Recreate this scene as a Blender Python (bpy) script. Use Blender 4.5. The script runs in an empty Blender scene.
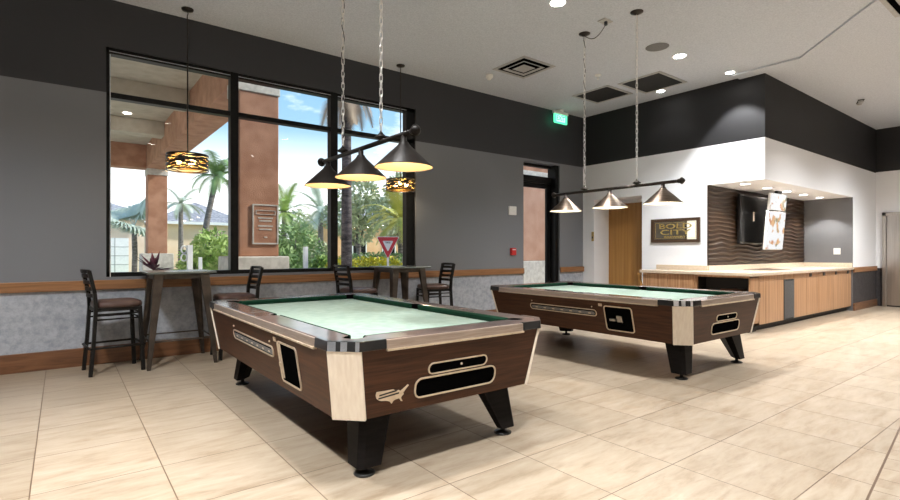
import bpy, bmesh, math, random
from mathutils import Vector, Matrix, Euler
PI = math.pi
R = math.radians
sc = bpy.context.scene
COL = sc.collection
random.seed(7)

# ------------------------------------------------------------------ camera
cam_d = bpy.data.cameras.new('camera')
cam_d.sensor_width = 36.0
cam_d.lens = 508.0 / 900.0 * 36.0
cam_d.shift_y = 1.3 / 900.0
cam_d.clip_start = 0.05
cam_d.clip_end = 400
cam = bpy.data.objects.new('camera', cam_d)
COL.objects.link(cam)
cam.location = (0, 0, 1.30)
cam.rotation_euler = (R(90), 0, -R(37.38))
sc.camera = cam

# ------------------------------------------------------------------ world, sun, exposure
SKY_STRENGTH = 2.4
SUN_POWER = 3.0
DOWNLIGHT_W = 380.0
BILLIARD_W = 6.5
sc.view_settings.view_transform = 'Standard'
sc.view_settings.look = 'None'
sc.view_settings.gamma = 1.0
sc.view_settings.use_curve_mapping = False
sc.view_settings.exposure = 0.88
sc.cycles.use_denoising = True
sc.cycles.max_bounces = 10
sc.cycles.diffuse_bounces = 6
sc.cycles.transparent_max_bounces = 16
sc.cycles.sample_clamp_indirect = 6.0

w = bpy.data.worlds.new('sky')
sc.world = w
w.use_nodes = True
nt = w.node_tree
nt.nodes.clear()
def N(tree, kind, **kw):
    n = tree.nodes.new(kind)
    for k, v in kw.items():
        setattr(n, k, v)
    return n
out = N(nt, 'ShaderNodeOutputWorld')
bg = N(nt, 'ShaderNodeBackground')
bg.inputs['Strength'].default_value = SKY_STRENGTH
tc = N(nt, 'ShaderNodeTexCoord')
sep = N(nt, 'ShaderNodeSeparateXYZ')
nt.links.new(tc.outputs['Generated'], sep.inputs[0])
ramp = N(nt, 'ShaderNodeValToRGB')
e = ramp.color_ramp.elements
e[0].position = 0.0; e[0].color = (0.44, 0.44, 0.44, 1)
e[1].position = 0.70; e[1].color = (0.04, 0.10, 0.22, 1)
for q_, c_ in ((0.12, (0.42, 0.44, 0.45)), (0.22, (0.115, 0.19, 0.255)), (0.34, (0.075, 0.15, 0.235))):
    m = e.new(q_); m.color = (*c_, 1)
nt.links.new(sep.outputs[2], ramp.inputs[0])
mp = N(nt, 'ShaderNodeMapping')
mp.inputs['Scale'].default_value = (1.0, 1.0, 2.6)
nt.links.new(tc.outputs['Generated'], mp.inputs[0])
nz = N(nt, 'ShaderNodeTexNoise')
nz.inputs['Scale'].default_value = 3.2
nz.inputs['Detail'].default_value = 7
nz.inputs['Roughness'].default_value = 0.58
nt.links.new(mp.outputs[0], nz.inputs['Vector'])
cr = N(nt, 'ShaderNodeValToRGB')
cr.color_ramp.elements[0].position = 0.55
cr.color_ramp.elements[1].position = 0.69
nt.links.new(nz.outputs['Fac'], cr.inputs[0])
mx = N(nt, 'ShaderNodeMix', data_type='RGBA')
mx.inputs['B'].default_value = (0.46, 0.465, 0.475, 1)
nt.links.new(cr.outputs[0], mx.inputs['Factor'])
nt.links.new(ramp.outputs[0], mx.inputs['A'])
nt.links.new(mx.outputs['Result'], bg.inputs['Color'])
nt.links.new(bg.outputs[0], out.inputs[0])

sun_d = bpy.data.lights.new('sun', 'SUN')
sun_d.energy = SUN_POWER
sun_d.angle = R(4)
sun_d.color = (1.0, 0.95, 0.86)
sun = bpy.data.objects.new('sun', sun_d)
COL.objects.link(sun)
sun.rotation_euler = (R(52), 0, R(70))      # from behind the building, high: falls on the garden, never into the room
sun.location = (0, -10, 20)

# ------------------------------------------------------------------ mesh helpers
class MB:
    """collects shapes and links them as one mesh object"""
    def __init__(self):
        self.bm = bmesh.new()
    def face(self, pts):
        vs = [self.bm.verts.new(p) for p in pts]
        try:
            return self.bm.faces.new(vs)
        except ValueError:
            return None
    def box(self, x0, x1, y0, y1, z0, z1):
        b = self.bm
        v = [b.verts.new((x, y, z)) for z in (z0, z1) for y in (y0, y1) for x in (x0, x1)]
        for q in ((0, 2, 3, 1), (4, 5, 7, 6), (0, 1, 5, 4), (2, 6, 7, 3), (0, 4, 6, 2), (1, 3, 7, 5)):
            b.faces.new([v[i] for i in q])
        return self
    def hexa(self, lo, hi):
        """solid between two loops of the same length (lo below, hi above, both counter-clockwise)"""
        b = self.bm
        a = [b.verts.new(p) for p in lo]
        c = [b.verts.new(p) for p in hi]
        n = len(a)
        b.faces.new(list(reversed(a)))
        b.faces.new(c)
        for i in range(n):
            j = (i + 1) % n
            b.faces.new((a[i], a[j], c[j], c[i]))
        return self
    def prism(self, poly, z0, z1):
        return self.hexa([(x, y, z0) for x, y in poly], [(x, y, z1) for x, y in poly])
    def bar(self, p0, p1, w, d=None, w1=None, d1=None, up=(0, 0, 1)):
        """rectangular bar from p0 to p1"""
        d = w if d is None else d
        w1 = w if w1 is None else w1
        d1 = d if d1 is None else d1
        p0, p1 = Vector(p0), Vector(p1)
        t = (p1 - p0).normalized()
        u = Vector(up)
        s = t.cross(u)
        if s.length < 1e-4:
            s = t.cross(Vector((0, 1, 0)))
        s.normalize()
        u = s.cross(t).normalized()
        f = lambda p, a, c: [p + s * (i * a / 2) + u * (j * c / 2) for i, j in ((-1, -1), (1, -1), (1, 1), (-1, 1))]
        return self.hexa(f(p0, w, d), f(p1, w1, d1))
    def tube(self, pts, r, n=10, cap=True, r1=None, closed=False):
        b = self.bm
        pts = [Vector(p) for p in pts]
        m = len(pts)
        rings = []
        prev = None
        for i, p in enumerate(pts):
            if closed:
                t = pts[(i + 1) % m] - pts[i - 1]
            else:
                t = pts[min(i + 1, m - 1)] - pts[max(i - 1, 0)]
            t.normalize()
            if prev is None:
                s = t.cross(Vector((0, 0, 1)))
                if s.length < 1e-3:
                    s = t.cross(Vector((0, 1, 0)))
            else:
                s = prev - t * prev.dot(t)
            s.normalize()
            prev = s
            u = t.cross(s)
            rr = r if r1 is None else r + (r1 - r) * i / max(1, m - 1)
            rings.append([b.verts.new(p + (s * math.cos(2 * PI * k / n) + u * math.sin(2 * PI * k / n)) * rr) for k in range(n)])
        for i in range(m if closed else m - 1):
            A, B = rings[i], rings[(i + 1) % m]
            for k in range(n):
                j = (k + 1) % n
                f = b.faces.new((A[k], A[j], B[j], B[k]))
                f.smooth = True
        if cap and not closed:
            b.faces.new(list(reversed(rings[0])))
            b.faces.new(rings[-1])
        return self
    def lathe(self, prof, c=(0, 0, 0), n=24, smooth=True, cap0=False, cap1=False):
        b = self.bm
        rings = []
        for r, z in prof:
            r = max(r, 1e-4)
            rings.append([b.verts.new((c[0] + r * math.cos(2 * PI * k / n), c[1] + r * math.sin(2 * PI * k / n), c[2] + z)) for k in range(n)])
        for i in range(len(rings) - 1):
            A, B = rings[i], rings[i + 1]
            for k in range(n):
                j = (k + 1) % n
                f = b.faces.new((A[k], A[j], B[j], B[k]))
                f.smooth = smooth
        if cap0:
            b.faces.new(list(reversed(rings[0])))
        if cap1:
            b.faces.new(rings[-1])
        return self
    def ball(self, c, r, n=12, sz=1.0):
        prof = [(r * math.sin(PI * i / n), -r * sz * math.cos(PI * i / n)) for i in range(n + 1)]
        return self.lathe(prof, c, max(10, n))
    def plate(self, outer, inner, z0, z1):
        """flat slab with one hole, both loops counter-clockwise"""
        b = self.bm
        for z in (z0, z1):
            es = []
            for loop in (outer, inner):
                vs = [b.verts.new((x, y, z)) for x, y in loop]
                es += [b.edges.new((vs[i], vs[(i + 1) % len(vs)])) for i in range(len(vs))]
            bmesh.ops.triangle_fill(b, use_beauty=True, use_dissolve=False, edges=es)
        for loop, s in ((outer, 1), (inner, -1)):
            n = len(loop)
            for i in range(n):
                j = (i + 1) % n
                q = [(*loop[i], z0), (*loop[j], z0), (*loop[j], z1), (*loop[i], z1)]
                self.face(q if s > 0 else list(reversed(q)))
        bmesh.ops.remove_doubles(b, verts=b.verts[:], dist=1e-5)
        bmesh.ops.recalc_face_normals(b, faces=b.faces[:])
        return self
    def ring(self, outer, inner, fn, d0, d1):
        """raised ring between two 2-D loops of the same length; fn(u, v, d) puts a point in space"""
        n = len(outer)
        for i in range(n):
            j = (i + 1) % n
            a, b_, c, d = outer[i], outer[j], inner[j], inner[i]
            self.face([fn(*a, d1), fn(*b_, d1), fn(*c, d1), fn(*d, d1)])
            self.face([fn(*a, d0), fn(*b_, d0), fn(*b_, d1), fn(*a, d1)])
            self.face([fn(*d, d1), fn(*c, d1), fn(*c, d0), fn(*d, d0)])
        return self
    def slab(self, loop, fn, d0, d1):
        lo = [fn(*p, d0) for p in loop]
        hi = [fn(*p, d1) for p in loop]
        return self.hexa(lo, hi)
    def move(self, mat):
        bmesh.ops.transform(self.bm, matrix=mat, verts=self.bm.verts[:])
        return self
    def build(self, name, mat, parent=None, bevel=0, smooth=False, recalc=True, seg=2):
        if recalc:
            bmesh.ops.recalc_face_normals(self.bm, faces=self.bm.faces[:])
        me = bpy.data.meshes.new(name)
        self.bm.to_mesh(me)
        self.bm.free()
        if smooth:
            for p in me.polygons:
                p.use_smooth = True
        mats = mat if isinstance(mat, (list, tuple)) else [mat]
        for mm in mats:
            me.materials.append(mm)
        o = bpy.data.objects.new(name, me)
        COL.objects.link(o)
        if parent is not None:
            o.parent = parent
        if bevel:
            md = o.modifiers.new('bevel', 'BEVEL')
            md.width = bevel
            md.segments = seg
            md.limit_method = 'ANGLE'
            md.angle_limit = R(40)
        return o

def tag(o, label, cat, group=None, kind=None):
    o['label'] = label
    o['category'] = cat
    if group:
        o['group'] = group
    if kind:
        o['kind'] = kind
    return o
def thing(name, label, cat, loc=(0, 0, 0), rz=0, group=None):
    o = bpy.data.objects.new(name, None)
    o.empty_display_size = 0.1
    COL.objects.link(o)
    o.location = loc
    o.rotation_euler = (0, 0, rz)
    return tag(o, label, cat, group)
def struct(o):
    o['kind'] = 'structure'
    return o
def copy_tree(o, parent=None):
    c = o.copy()
    COL.objects.link(c)
    if parent is not None:
        c.parent = parent
    for ch in list(o.children):
        copy_tree(ch, c)
    return c
def rrect(u0, u1, v0, v1, r, n=5):
    r = min(r, (u1 - u0) / 2 - 1e-4, (v1 - v0) / 2 - 1e-4)
    pts = []
    for cx, cy, a in ((u1 - r, v0 + r, -90), (u1 - r, v1 - r, 0), (u0 + r, v1 - r, 90), (u0 + r, v0 + r, 180)):
        for i in range(n + 1):
            t = R(a + 90 * i / n)
            pts.append((cx + r * math.cos(t), cy + r * math.sin(t)))
    return pts
def lamp(name, kind, energy, loc, parent=None, color=(1, 1, 1), size=0.03, cone=None, blend=0.5):
    d = bpy.data.lights.new(name, kind)
    d.energy = energy
    d.color = color
    d.shadow_soft_size = size
    if cone:
        d.spot_size = R(cone)
        d.spot_blend = blend
    o = bpy.data.objects.new(name, d)
    COL.objects.link(o)
    o.location = loc
    if parent is not None:
        o.parent = parent
    return o
def text_mesh(name, txt, mat, parent, M, size=1.0, sx=1.0, bold=0.0, extrude=0.002):
    cu = bpy.data.curves.new(name, 'FONT')
    cu.body = txt
    cu.size = size
    cu.align_x = 'CENTER'
    cu.align_y = 'CENTER'
    cu.offset = bold
    cu.extrude = extrude
    t = bpy.data.objects.new(name + '_curve', cu)
    COL.objects.link(t)
    dg = bpy.context.evaluated_depsgraph_get()
    me = bpy.data.meshes.new_from_object(t.evaluated_get(dg))
    bpy.data.objects.remove(t)
    bpy.data.curves.remove(cu)
    me.transform(Matrix.Diagonal((sx, 1, 1, 1)))
    me.transform(M)
    me.materials.clear()
    me.materials.append(mat)
    o = bpy.data.objects.new(name, me)
    COL.objects.link(o)
    if parent is not None:
        o.parent = parent
    return o

# ------------------------------------------------------------------ materials
def base(name, color=(0.5, 0.5, 0.5), rough=0.5, metal=0.0, spec=0.5, coat=0.0, emis=None, estr=0.0):
    mt = bpy.data.materials.new(name)
    mt.use_nodes = True
    p = mt.node_tree.nodes['Principled BSDF']
    p.inputs['Base Color'].default_value = (*color, 1)
    p.inputs['Roughness'].default_value = rough
    p.inputs['Metallic'].default_value = metal
    p.inputs['Specular IOR Level'].default_value = spec
    p.inputs['Coat Weight'].default_value = coat
    p.inputs['Coat Roughness'].default_value = 0.08
    if emis:
        p.inputs['Emission Color'].default_value = (*emis, 1)
        p.inputs['Emission Strength'].default_value = estr
    return mt
def noisy(name, c1, c2, scale=(8, 8, 8), detail=4, rough=0.5, lo=0.35, hi=0.65, bump=0.0, metal=0.0, coat=0.0, spec=0.5, coords='Object', dist=0.0, nscale=1.0, bscale=None):
    mt = base(name, c1, rough, metal, spec, coat)
    t = mt.node_tree
    p = t.nodes['Principled BSDF']
    if coords == 'World':
        src = N(t, 'ShaderNodeNewGeometry').outputs['Position']
    else:
        src = N(t, 'ShaderNodeTexCoord').outputs[coords]
    mp = N(t, 'ShaderNodeMapping')
    mp.inputs['Scale'].default_value = scale
    t.links.new(src, mp.inputs[0])
    nz = N(t, 'ShaderNodeTexNoise')
    nz.inputs['Scale'].default_value = nscale
    nz.inputs['Detail'].default_value = detail
    nz.inputs['Distortion'].default_value = dist
    t.links.new(mp.outputs[0], nz.inputs['Vector'])
    cr = N(t, 'ShaderNodeValToRGB')
    cr.color_ramp.elements[0].position = lo
    cr.color_ramp.elements[0].color = (*c1, 1)
    cr.color_ramp.elements[1].position = hi
    cr.color_ramp.elements[1].color = (*c2, 1)
    t.links.new(nz.outputs['Fac'], cr.inputs[0])
    t.links.new(cr.outputs[0], p.inputs['Base Color'])
    if bump:
        bp = N(t, 'ShaderNodeBump')
        bp.inputs['Strength'].default_value = bump
        bp.inputs['Distance'].default_value = 0.01
        h = nz.outputs['Fac']
        if bscale:
            n2 = N(t, 'ShaderNodeTexNoise')
            n2.inputs['Scale'].default_value = bscale
            n2.inputs['Detail'].default_value = 3
            t.links.new(src, n2.inputs['Vector'])
            h = n2.outputs['Fac']
        t.links.new(h, bp.inputs['Height'])
        t.links.new(bp.outputs[0], p.inputs['Normal'])
    return mt
def math_node(t, op, a, b):
    n = N(t, 'ShaderNodeMath', operation=op)
    for i, v in enumerate((a, b)):
        if v is None:
            continue
        if isinstance(v, (int, float)):
            n.inputs[i].default_value = v
        else:
            t.links.new(v, n.inputs[i])
    return n.outputs[0]
def mix_col(t, fac, a, b, blend='MIX'):
    n = N(t, 'ShaderNodeMix', data_type='RGBA', blend_type=blend)
    if isinstance(fac, (int, float)):
        n.inputs['Factor'].default_value = fac
    else:
        t.links.new(fac, n.inputs['Factor'])
    for k, v in (('A', a), ('B', b)):
        if isinstance(v, tuple):
            n.inputs[k].default_value = (*v, 1) if len(v) == 3 else v
        else:
            t.links.new(v, n.inputs[k])
    return n.outputs['Result']

# painted walls: dark band above 3.15 m, mid paint, textured wallpaper below the wooden rail
def wall_paint(name, top, mid, low1, low2, ztop=3.15, zlow=0.9):
    mt = base(name, mid, 0.62, spec=0.3)
    t = mt.node_tree
    p = t.nodes['Principled BSDF']
    g = N(t, 'ShaderNodeNewGeometry')
    s = N(t, 'ShaderNodeSeparateXYZ')
    t.links.new(g.outputs['Position'], s.inputs[0])
    nz = N(t, 'ShaderNodeTexNoise')
    nz.inputs['Scale'].default_value = 14
    nz.inputs['Detail'].default_value = 8
    nz.inputs['Roughness'].default_value = 0.7
    t.links.new(g.outputs['Position'], nz.inputs['Vector'])
    cr = N(t, 'ShaderNodeValToRGB')
    cr.color_ramp.elements[0].position = 0.36
    cr.color_ramp.elements[0].color = (*low1, 1)
    cr.color_ramp.elements[1].position = 0.62
    cr.color_ramp.elements[1].color = (*low2, 1)
    t.links.new(nz.outputs['Fac'], cr.inputs[0])
    hi = math_node(t, 'GREATER_THAN', s.outputs[2], ztop)
    lo = math_node(t, 'LESS_THAN', s.outputs[2], zlow)
    c = mix_col(t, hi, mid, top)
    c = mix_col(t, lo, c, cr.outputs[0])
    t.links.new(c, p.inputs['Base Color'])
    n2 = N(t, 'ShaderNodeTexNoise')
    n2.inputs['Scale'].default_value = 160
    n2.inputs['Detail'].default_value = 2
    t.links.new(g.outputs['Position'], n2.inputs['Vector'])
    bp = N(t, 'ShaderNodeBump')
    bp.inputs['Strength'].default_value = 0.25
    bp.inputs['Distance'].default_value = 0.004
    t.links.new(n2.outputs['Fac'], bp.inputs['Height'])
    t.links.new(bp.outputs[0], p.inputs['Normal'])
    return mt

def floor_mat():
    mt = base('travertine_tile', (0.6, 0.5, 0.4), 0.32, spec=0.45)
    t = mt.node_tree
    p = t.nodes['Principled BSDF']
    g = N(t, 'ShaderNodeNewGeometry')
    def bricks(off, rot, size):
        mp = N(t, 'ShaderNodeMapping')
        mp.inputs['Location'].default_value = off
        mp.inputs['Rotation'].default_value = (0, 0, rot)
        t.links.new(g.outputs['Position'], mp.inputs[0])
        b = N(t, 'ShaderNodeTexBrick')
        b.offset = 0.0
        b.squash = 1.0
        b.inputs['Scale'].default_value = 1.0
        b.inputs['Brick Width'].default_value = size
        b.inputs['Row Height'].default_value = size
        b.inputs['Mortar Size'].default_value = 0.0035
        b.inputs['Mortar Smooth'].default_value = 0.2
        b.inputs['Color1'].default_value = (0, 0, 0, 1)
        b.inputs['Color2'].default_value = (1, 1, 1, 1)
        b.inputs['Mortar'].default_value = (0.5, 0.5, 0.5, 1)
        t.links.new(mp.outputs[0], b.inputs['Vector'])
        return b
    big = bricks((-0.483 + 0.62 * 20, -1.639 + 0.62 * 20, 0), 0, 0.62)
    small = bricks((20.0, 20.0, 0), -R(6.3), 0.205)
    s = N(t, 'ShaderNodeSeparateXYZ')
    t.links.new(g.outputs['Position'], s.inputs[0])
    line = math_node(t, 'SUBTRACT', s.outputs[1], math_node(t, 'MULTIPLY', s.outputs[0], 0.111))   # border line of the small tiles
    isbord = math_node(t, 'LESS_THAN', line, 0.416)
    seam = math_node(t, 'LESS_THAN', math_node(t, 'ABSOLUTE', math_node(t, 'SUBTRACT', line, 0.416), None), 0.006)
    tone = mix_col(t, isbord, big.outputs['Color'], small.outputs['Color'])
    fac_m = N(t, 'ShaderNodeMix', data_type='FLOAT')
    t.links.new(isbord, fac_m.inputs['Factor'])
    t.links.new(big.outputs['Fac'], fac_m.inputs['A'])
    t.links.new(small.outputs['Fac'], fac_m.inputs['B'])
    mort = math_node(t, 'MAXIMUM', fac_m.outputs['Result'], seam)
    # veins run along x, cloudy patches on top
    mp = N(t, 'ShaderNodeMapping')
    mp.inputs['Scale'].default_value = (2.0, 8.5, 1)
    t.links.new(g.outputs['Position'], mp.inputs[0])
    add = N(t, 'ShaderNodeVectorMath', operation='ADD')
    t.links.new(mp.outputs[0], add.inputs[0])
    sc3 = N(t, 'ShaderNodeVectorMath', operation='SCALE')
    t.links.new(big.outputs['Color'], sc3.inputs[0])
    sc3.inputs['Scale'].default_value = 37.0
    t.links.new(sc3.outputs[0], add.inputs[1])
    nz = N(t, 'ShaderNodeTexNoise')
    nz.inputs['Scale'].default_value = 1.5
    nz.inputs['Detail'].default_value = 9
    nz.inputs['Roughness'].default_value = 0.68
    nz.inputs['Distortion'].default_value = 0.35
    t.links.new(add.outputs[0], nz.inputs['Vector'])
    cr = N(t, 'ShaderNodeValToRGB')
    q = cr.color_ramp.elements
    q[0].position = 0.30; q[0].color = (0.245, 0.183, 0.124, 1)
    q[1].position = 0.68; q[1].color = (0.40, 0.34, 0.268, 1)
    mm = q.new(0.48); mm.color = (0.335, 0.275, 0.205, 1)
    t.links.new(nz.outputs['Fac'], cr.inputs[0])
    tint = mix_col(t, tone, (0.90, 0.88, 0.85), (1.06, 1.04, 1.02))
    c = mix_col(t, 1.0, cr.outputs[0], tint, 'MULTIPLY')
    c = mix_col(t, mort, c, (0.12, 0.075, 0.045))
    t.links.new(c, p.inputs['Base Color'])
    rr = math_node(t, 'ADD', math_node(t, 'MULTIPLY', nz.outputs['Fac'], 0.22), 0.22)
    t.links.new(rr, p.inputs['Roughness'])
    bp = N(t, 'ShaderNodeBump')
    bp.inputs['Strength'].default_value = 0.35
    bp.inputs['Distance'].default_value = 0.002
    bp.invert = True
    t.links.new(mort, bp.inputs['Height'])
    t.links.new(bp.outputs[0], p.inputs['Normal'])
    return mt

def glass_mat(name, tint=(0.95, 0.97, 0.96)):
    mt = bpy.data.materials.new(name)
    mt.use_nodes = True
    t = mt.node_tree
    t.nodes.clear()
    o = N(t, 'ShaderNodeOutputMaterial')
    tr = N(t, 'ShaderNodeBsdfTransparent')
    tr.inputs[0].default_value = (*tint, 1)
    gl = N(t, 'ShaderNodeBsdfGlossy')
    gl.inputs['Roughness'].default_value = 0.01
    fr = N(t, 'ShaderNodeFresnel')
    fr.inputs['IOR'].default_value = 1.35
    ms = N(t, 'ShaderNodeMixShader')
    t.links.new(fr.outputs[0], ms.inputs[0])
    t.links.new(tr.outputs[0], ms.inputs[1])
    t.links.new(gl.outputs[0], ms.inputs[2])
    t.links.new(ms.outputs[0], o.inputs[0])
    return mt

M = {}
M['wall_left'] = wall_paint('grey_wall_paint', (0.046, 0.048, 0.054), (0.19, 0.20, 0.222), (0.29, 0.315, 0.36), (0.44, 0.465, 0.51))
M['wall_white'] = wall_paint('white_wall_paint', (0.026, 0.026, 0.028), (0.86, 0.875, 0.91), (0.86, 0.875, 0.91), (0.86, 0.875, 0.91), 3.17, -1)
M['bulk'] = wall_paint('bulkhead_paint', (0.026, 0.026, 0.028), (0.86, 0.875, 0.91), (0.86, 0.875, 0.91), (0.86, 0.875, 0.91), 3.17, -1)
M['wall_end'] = wall_paint('white_over_dark_wallpaper', (0.022, 0.022, 0.024), (0.86, 0.875, 0.91), (0.035, 0.03, 0.032), (0.06, 0.055, 0.056), 3.19, 0.9)
M['grey'] = noisy('grey_niche_paint', (0.135, 0.137, 0.145), (0.15, 0.152, 0.16), (3, 3, 3), rough=0.6, bump=0.1, coords='World', bscale=150)
M['ceiling'] = noisy('ceiling_texture', (0.52, 0.555, 0.62), (0.64, 0.675, 0.74), (60, 60, 60), 5, 0.8, bump=0.6, coords='World', bscale=110)
M['floor'] = floor_mat()
M['rail_wood'] = noisy('honey_wood_rail', (0.22, 0.098, 0.036), (0.34, 0.165, 0.068), (2, 2, 55), 5, 0.45, coords='World', dist=0.4)
M['base_wood'] = noisy('red_wood_baseboard', (0.115, 0.046, 0.018), (0.20, 0.088, 0.037), (2.5, 2.5, 26), 6, 0.4, coords='World', dist=0.6)
M['black_frame'] = noisy('black_anodised_frame', (0.005, 0.005, 0.005), (0.008, 0.008, 0.008), (20, 20, 20), 3, 0.4, spec=0.2)
M['frame_glint'] = base('frame_glint_metal', (0.55, 0.56, 0.57), 0.25, 1.0)
M['glass'] = glass_mat('window_glass')
M['walnut'] = noisy('walnut_laminate', (0.028, 0.0095, 0.0038), (0.072, 0.027, 0.011), (3.0, 3.0, 70), 6, 0.45, 0.3, 0.72, dist=0.5, spec=0.22)
M['maple'] = noisy('pale_corner_laminate', (0.70, 0.61, 0.50), (0.77, 0.69, 0.58), (50, 50, 1.2), 4, 0.45)
M['rail_top'] = noisy('glossy_rail_laminate', (0.065, 0.040, 0.032), (0.12, 0.08, 0.066), (8, 8, 8), 5, 0.34, coat=1.0)
M['rail_trim'] = noisy('brushed_rail_trim', (0.42, 0.33, 0.27), (0.52, 0.43, 0.36), (6, 6, 120), 3, 0.34, metal=0.7)
M['chrome'] = noisy('chrome_cap', (0.75, 0.75, 0.74), (0.85, 0.84, 0.82), (15, 15, 15), 3, 0.16, metal=1.0)
M['cap_black'] = noisy('black_plastic', (0.006, 0.006, 0.0065), (0.01, 0.01, 0.01), (15, 15, 15), 3, 0.3, spec=0.4, coat=0.8)
M['bezel'] = noisy('pale_metal_bezel', (0.55, 0.45, 0.33), (0.66, 0.56, 0.44), (20, 20, 20), 3, 0.35, metal=0.5)
M['hole'] = base('dark_opening', (0.002, 0.002, 0.002), 0.9, spec=0.0)
M['cloth'] = noisy('lamp_washed_green_cloth', (0.20, 0.275, 0.235), (0.245, 0.32, 0.28), (14, 14, 14), 6, 0.85, bump=0.1, bscale=400, spec=0.2)  # paler than the cushions: lamp glare is put into the bed colour
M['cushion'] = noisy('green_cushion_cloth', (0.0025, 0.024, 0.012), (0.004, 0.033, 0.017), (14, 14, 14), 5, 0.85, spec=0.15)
M['leg'] = noisy('black_leg_laminate', (0.005, 0.0042, 0.004), (0.010, 0.008, 0.0075), (6, 6, 40), 4, 0.5, spec=0.10)
M['steel'] = noisy('worn_steel', (0.30, 0.28, 0.26), (0.42, 0.40, 0.37), (20, 20, 20), 3, 0.35, metal=1.0)
M['iron'] = noisy('black_stool_metal', (0.005, 0.0045, 0.004), (0.009, 0.008, 0.0075), (20, 20, 20), 3, 0.42, spec=0.25)
M['vinyl'] = noisy('brown_vinyl', (0.060, 0.032, 0.026), (0.095, 0.055, 0.046), (12, 12, 12), 4, 0.33, bump=0.06, bscale=200)
M['gunmetal'] = noisy('brown_gunmetal', (0.060, 0.048, 0.040), (0.105, 0.085, 0.070), (8, 8, 8), 5, 0.38, metal=0.75)
M['bronze'] = noisy('antique_bronze', (0.15, 0.112, 0.085), (0.21, 0.165, 0.13), (6, 6, 60), 3, 0.36, metal=1.0)
M['dark_bronze'] = noisy('dark_bronze', (0.035, 0.028, 0.024), (0.06, 0.05, 0.043), (12, 12, 12), 3, 0.35, metal=0.85)
M['backlit_shade'] = noisy('backlit_bronze_shade', (0.010, 0.008, 0.007), (0.016, 0.013, 0.011), (12, 12, 12), 3, 0.42, spec=0.15)  # bronze seen against the window: its backlit darkness is put into the colour
M['lining_warm'] = base('amber_shade_lining', (0.34, 0.21, 0.10), 0.6, spec=0.1)
M['shade_in'] = base('shade_lining', (0.86, 0.80, 0.68), 0.6)
M['chain'] = base('chain_steel', (0.85, 0.84, 0.82), 0.35, 0.8)
M['bulb'] = base('lit_bulb', (1, 0.9, 0.75), 0.4, emis=(1.0, 0.85, 0.62), estr=14)
M['lens'] = base('lit_downlight_lens', (1, 1, 1), 0.4, emis=(1.0, 0.97, 0.92), estr=22)
M['lens_soft'] = base('lit_niche_lens', (1, 1, 1), 0.4, emis=(1.0, 0.98, 0.95), estr=7)
M['white_plastic'] = noisy('white_plastic', (0.78, 0.78, 0.76), (0.84, 0.84, 0.82), (30, 30, 30), 2, 0.4)
M['vent'] = noisy('vent_metal', (0.40, 0.40, 0.40), (0.47, 0.47, 0.47), (30, 30, 30), 2, 0.5)
M['vent_dark'] = noisy('dark_vent_mesh', (0.018, 0.018, 0.018), (0.035, 0.035, 0.035), (90, 90, 90), 2, 0.7)
M['speaker'] = noisy('grey_speaker_mesh', (0.12, 0.12, 0.12), (0.18, 0.18, 0.18), (120, 120, 120), 2, 0.7)
M['zebra'] = noisy('vertical_grain_wood', (0.27, 0.135, 0.062), (0.50, 0.295, 0.16), (36, 36, 0.9), 6, 0.42, 0.32, 0.7, coords='World', dist=0.3)
M['oak'] = noisy('golden_oak', (0.33, 0.155, 0.035), (0.47, 0.25, 0.07), (30, 22, 0.7), 6, 0.4, 0.32, 0.7, coords='World', dist=0.3)
M['counter'] = noisy('beige_solid_surface', (0.56, 0.455, 0.345), (0.62, 0.515, 0.40), (30, 30, 30), 5, 0.25, coords='World')
M['wave'] = noisy('bronze_wave_panel', (0.028, 0.0135, 0.006), (0.042, 0.022, 0.011), (2, 2, 30), 4, 0.36, spec=0.3, coords='World')
M['toe'] = base('toe_kick', (0.012, 0.010, 0.009), 0.6)
M['stainless'] = noisy('brushed_stainless', (0.50, 0.47, 0.44), (0.60, 0.57, 0.54), (90, 90, 0.8), 4, 0.30, metal=1.0, coords='World')
M['mirror'] = base('bronze_mirror', (0.80, 0.72, 0.58), 0.03, 1.0)
M['gold'] = noisy('gold_leaf_lettering', (0.42, 0.31, 0.10), (0.62, 0.48, 0.19), (40, 40, 40), 3, 0.35, metal=0.6)
M['frame_brown'] = noisy('dark_brown_frame', (0.045, 0.024, 0.013), (0.075, 0.042, 0.023), (3, 60, 60), 4, 0.35)
M['red'] = noisy('red_plastic', (0.50, 0.012, 0.012), (0.60, 0.02, 0.018), (30, 30, 30), 2, 0.4)
M['screen_black'] = base('black_screen', (0.003, 0.003, 0.003), 0.2, spec=0.15)
M['rail_top'].node_tree.nodes['Principled BSDF'].inputs['Coat Roughness'].default_value = 0.14
# outdoors
M['stucco'] = noisy('terracotta_stucco', (0.37, 0.175, 0.105), (0.50, 0.265, 0.17), (3, 3, 3), 7, 0.9, bump=0.5, coords='World', bscale=60)
M['stucco_lit'] = noisy('lit_terracotta_stucco', (0.50, 0.27, 0.18), (0.58, 0.34, 0.24), (3, 3, 3), 7, 0.9, bump=0.4, coords='World', bscale=60)  # lighter copy of the stucco, bright light put into its colour
M['top_metal'] = noisy('grey_green_table_top', (0.13, 0.14, 0.125), (0.19, 0.20, 0.18), (6, 6, 6), 5, 0.25, metal=0.3)
M['stone'] = noisy('pale_cast_stone', (0.50, 0.46, 0.41), (0.66, 0.62, 0.56), (9, 9, 9), 8, 0.85, bump=0.4, coords='World', bscale=70)
M['soffit'] = noisy('beige_soffit', (0.44, 0.38, 0.30), (0.52, 0.46, 0.37), (4, 4, 4), 5, 0.9, coords='World')
M['peach'] = noisy('peach_render', (0.80, 0.60, 0.45), (0.88, 0.70, 0.55), (1, 1, 1), 5, 0.9, coords='World')
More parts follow.
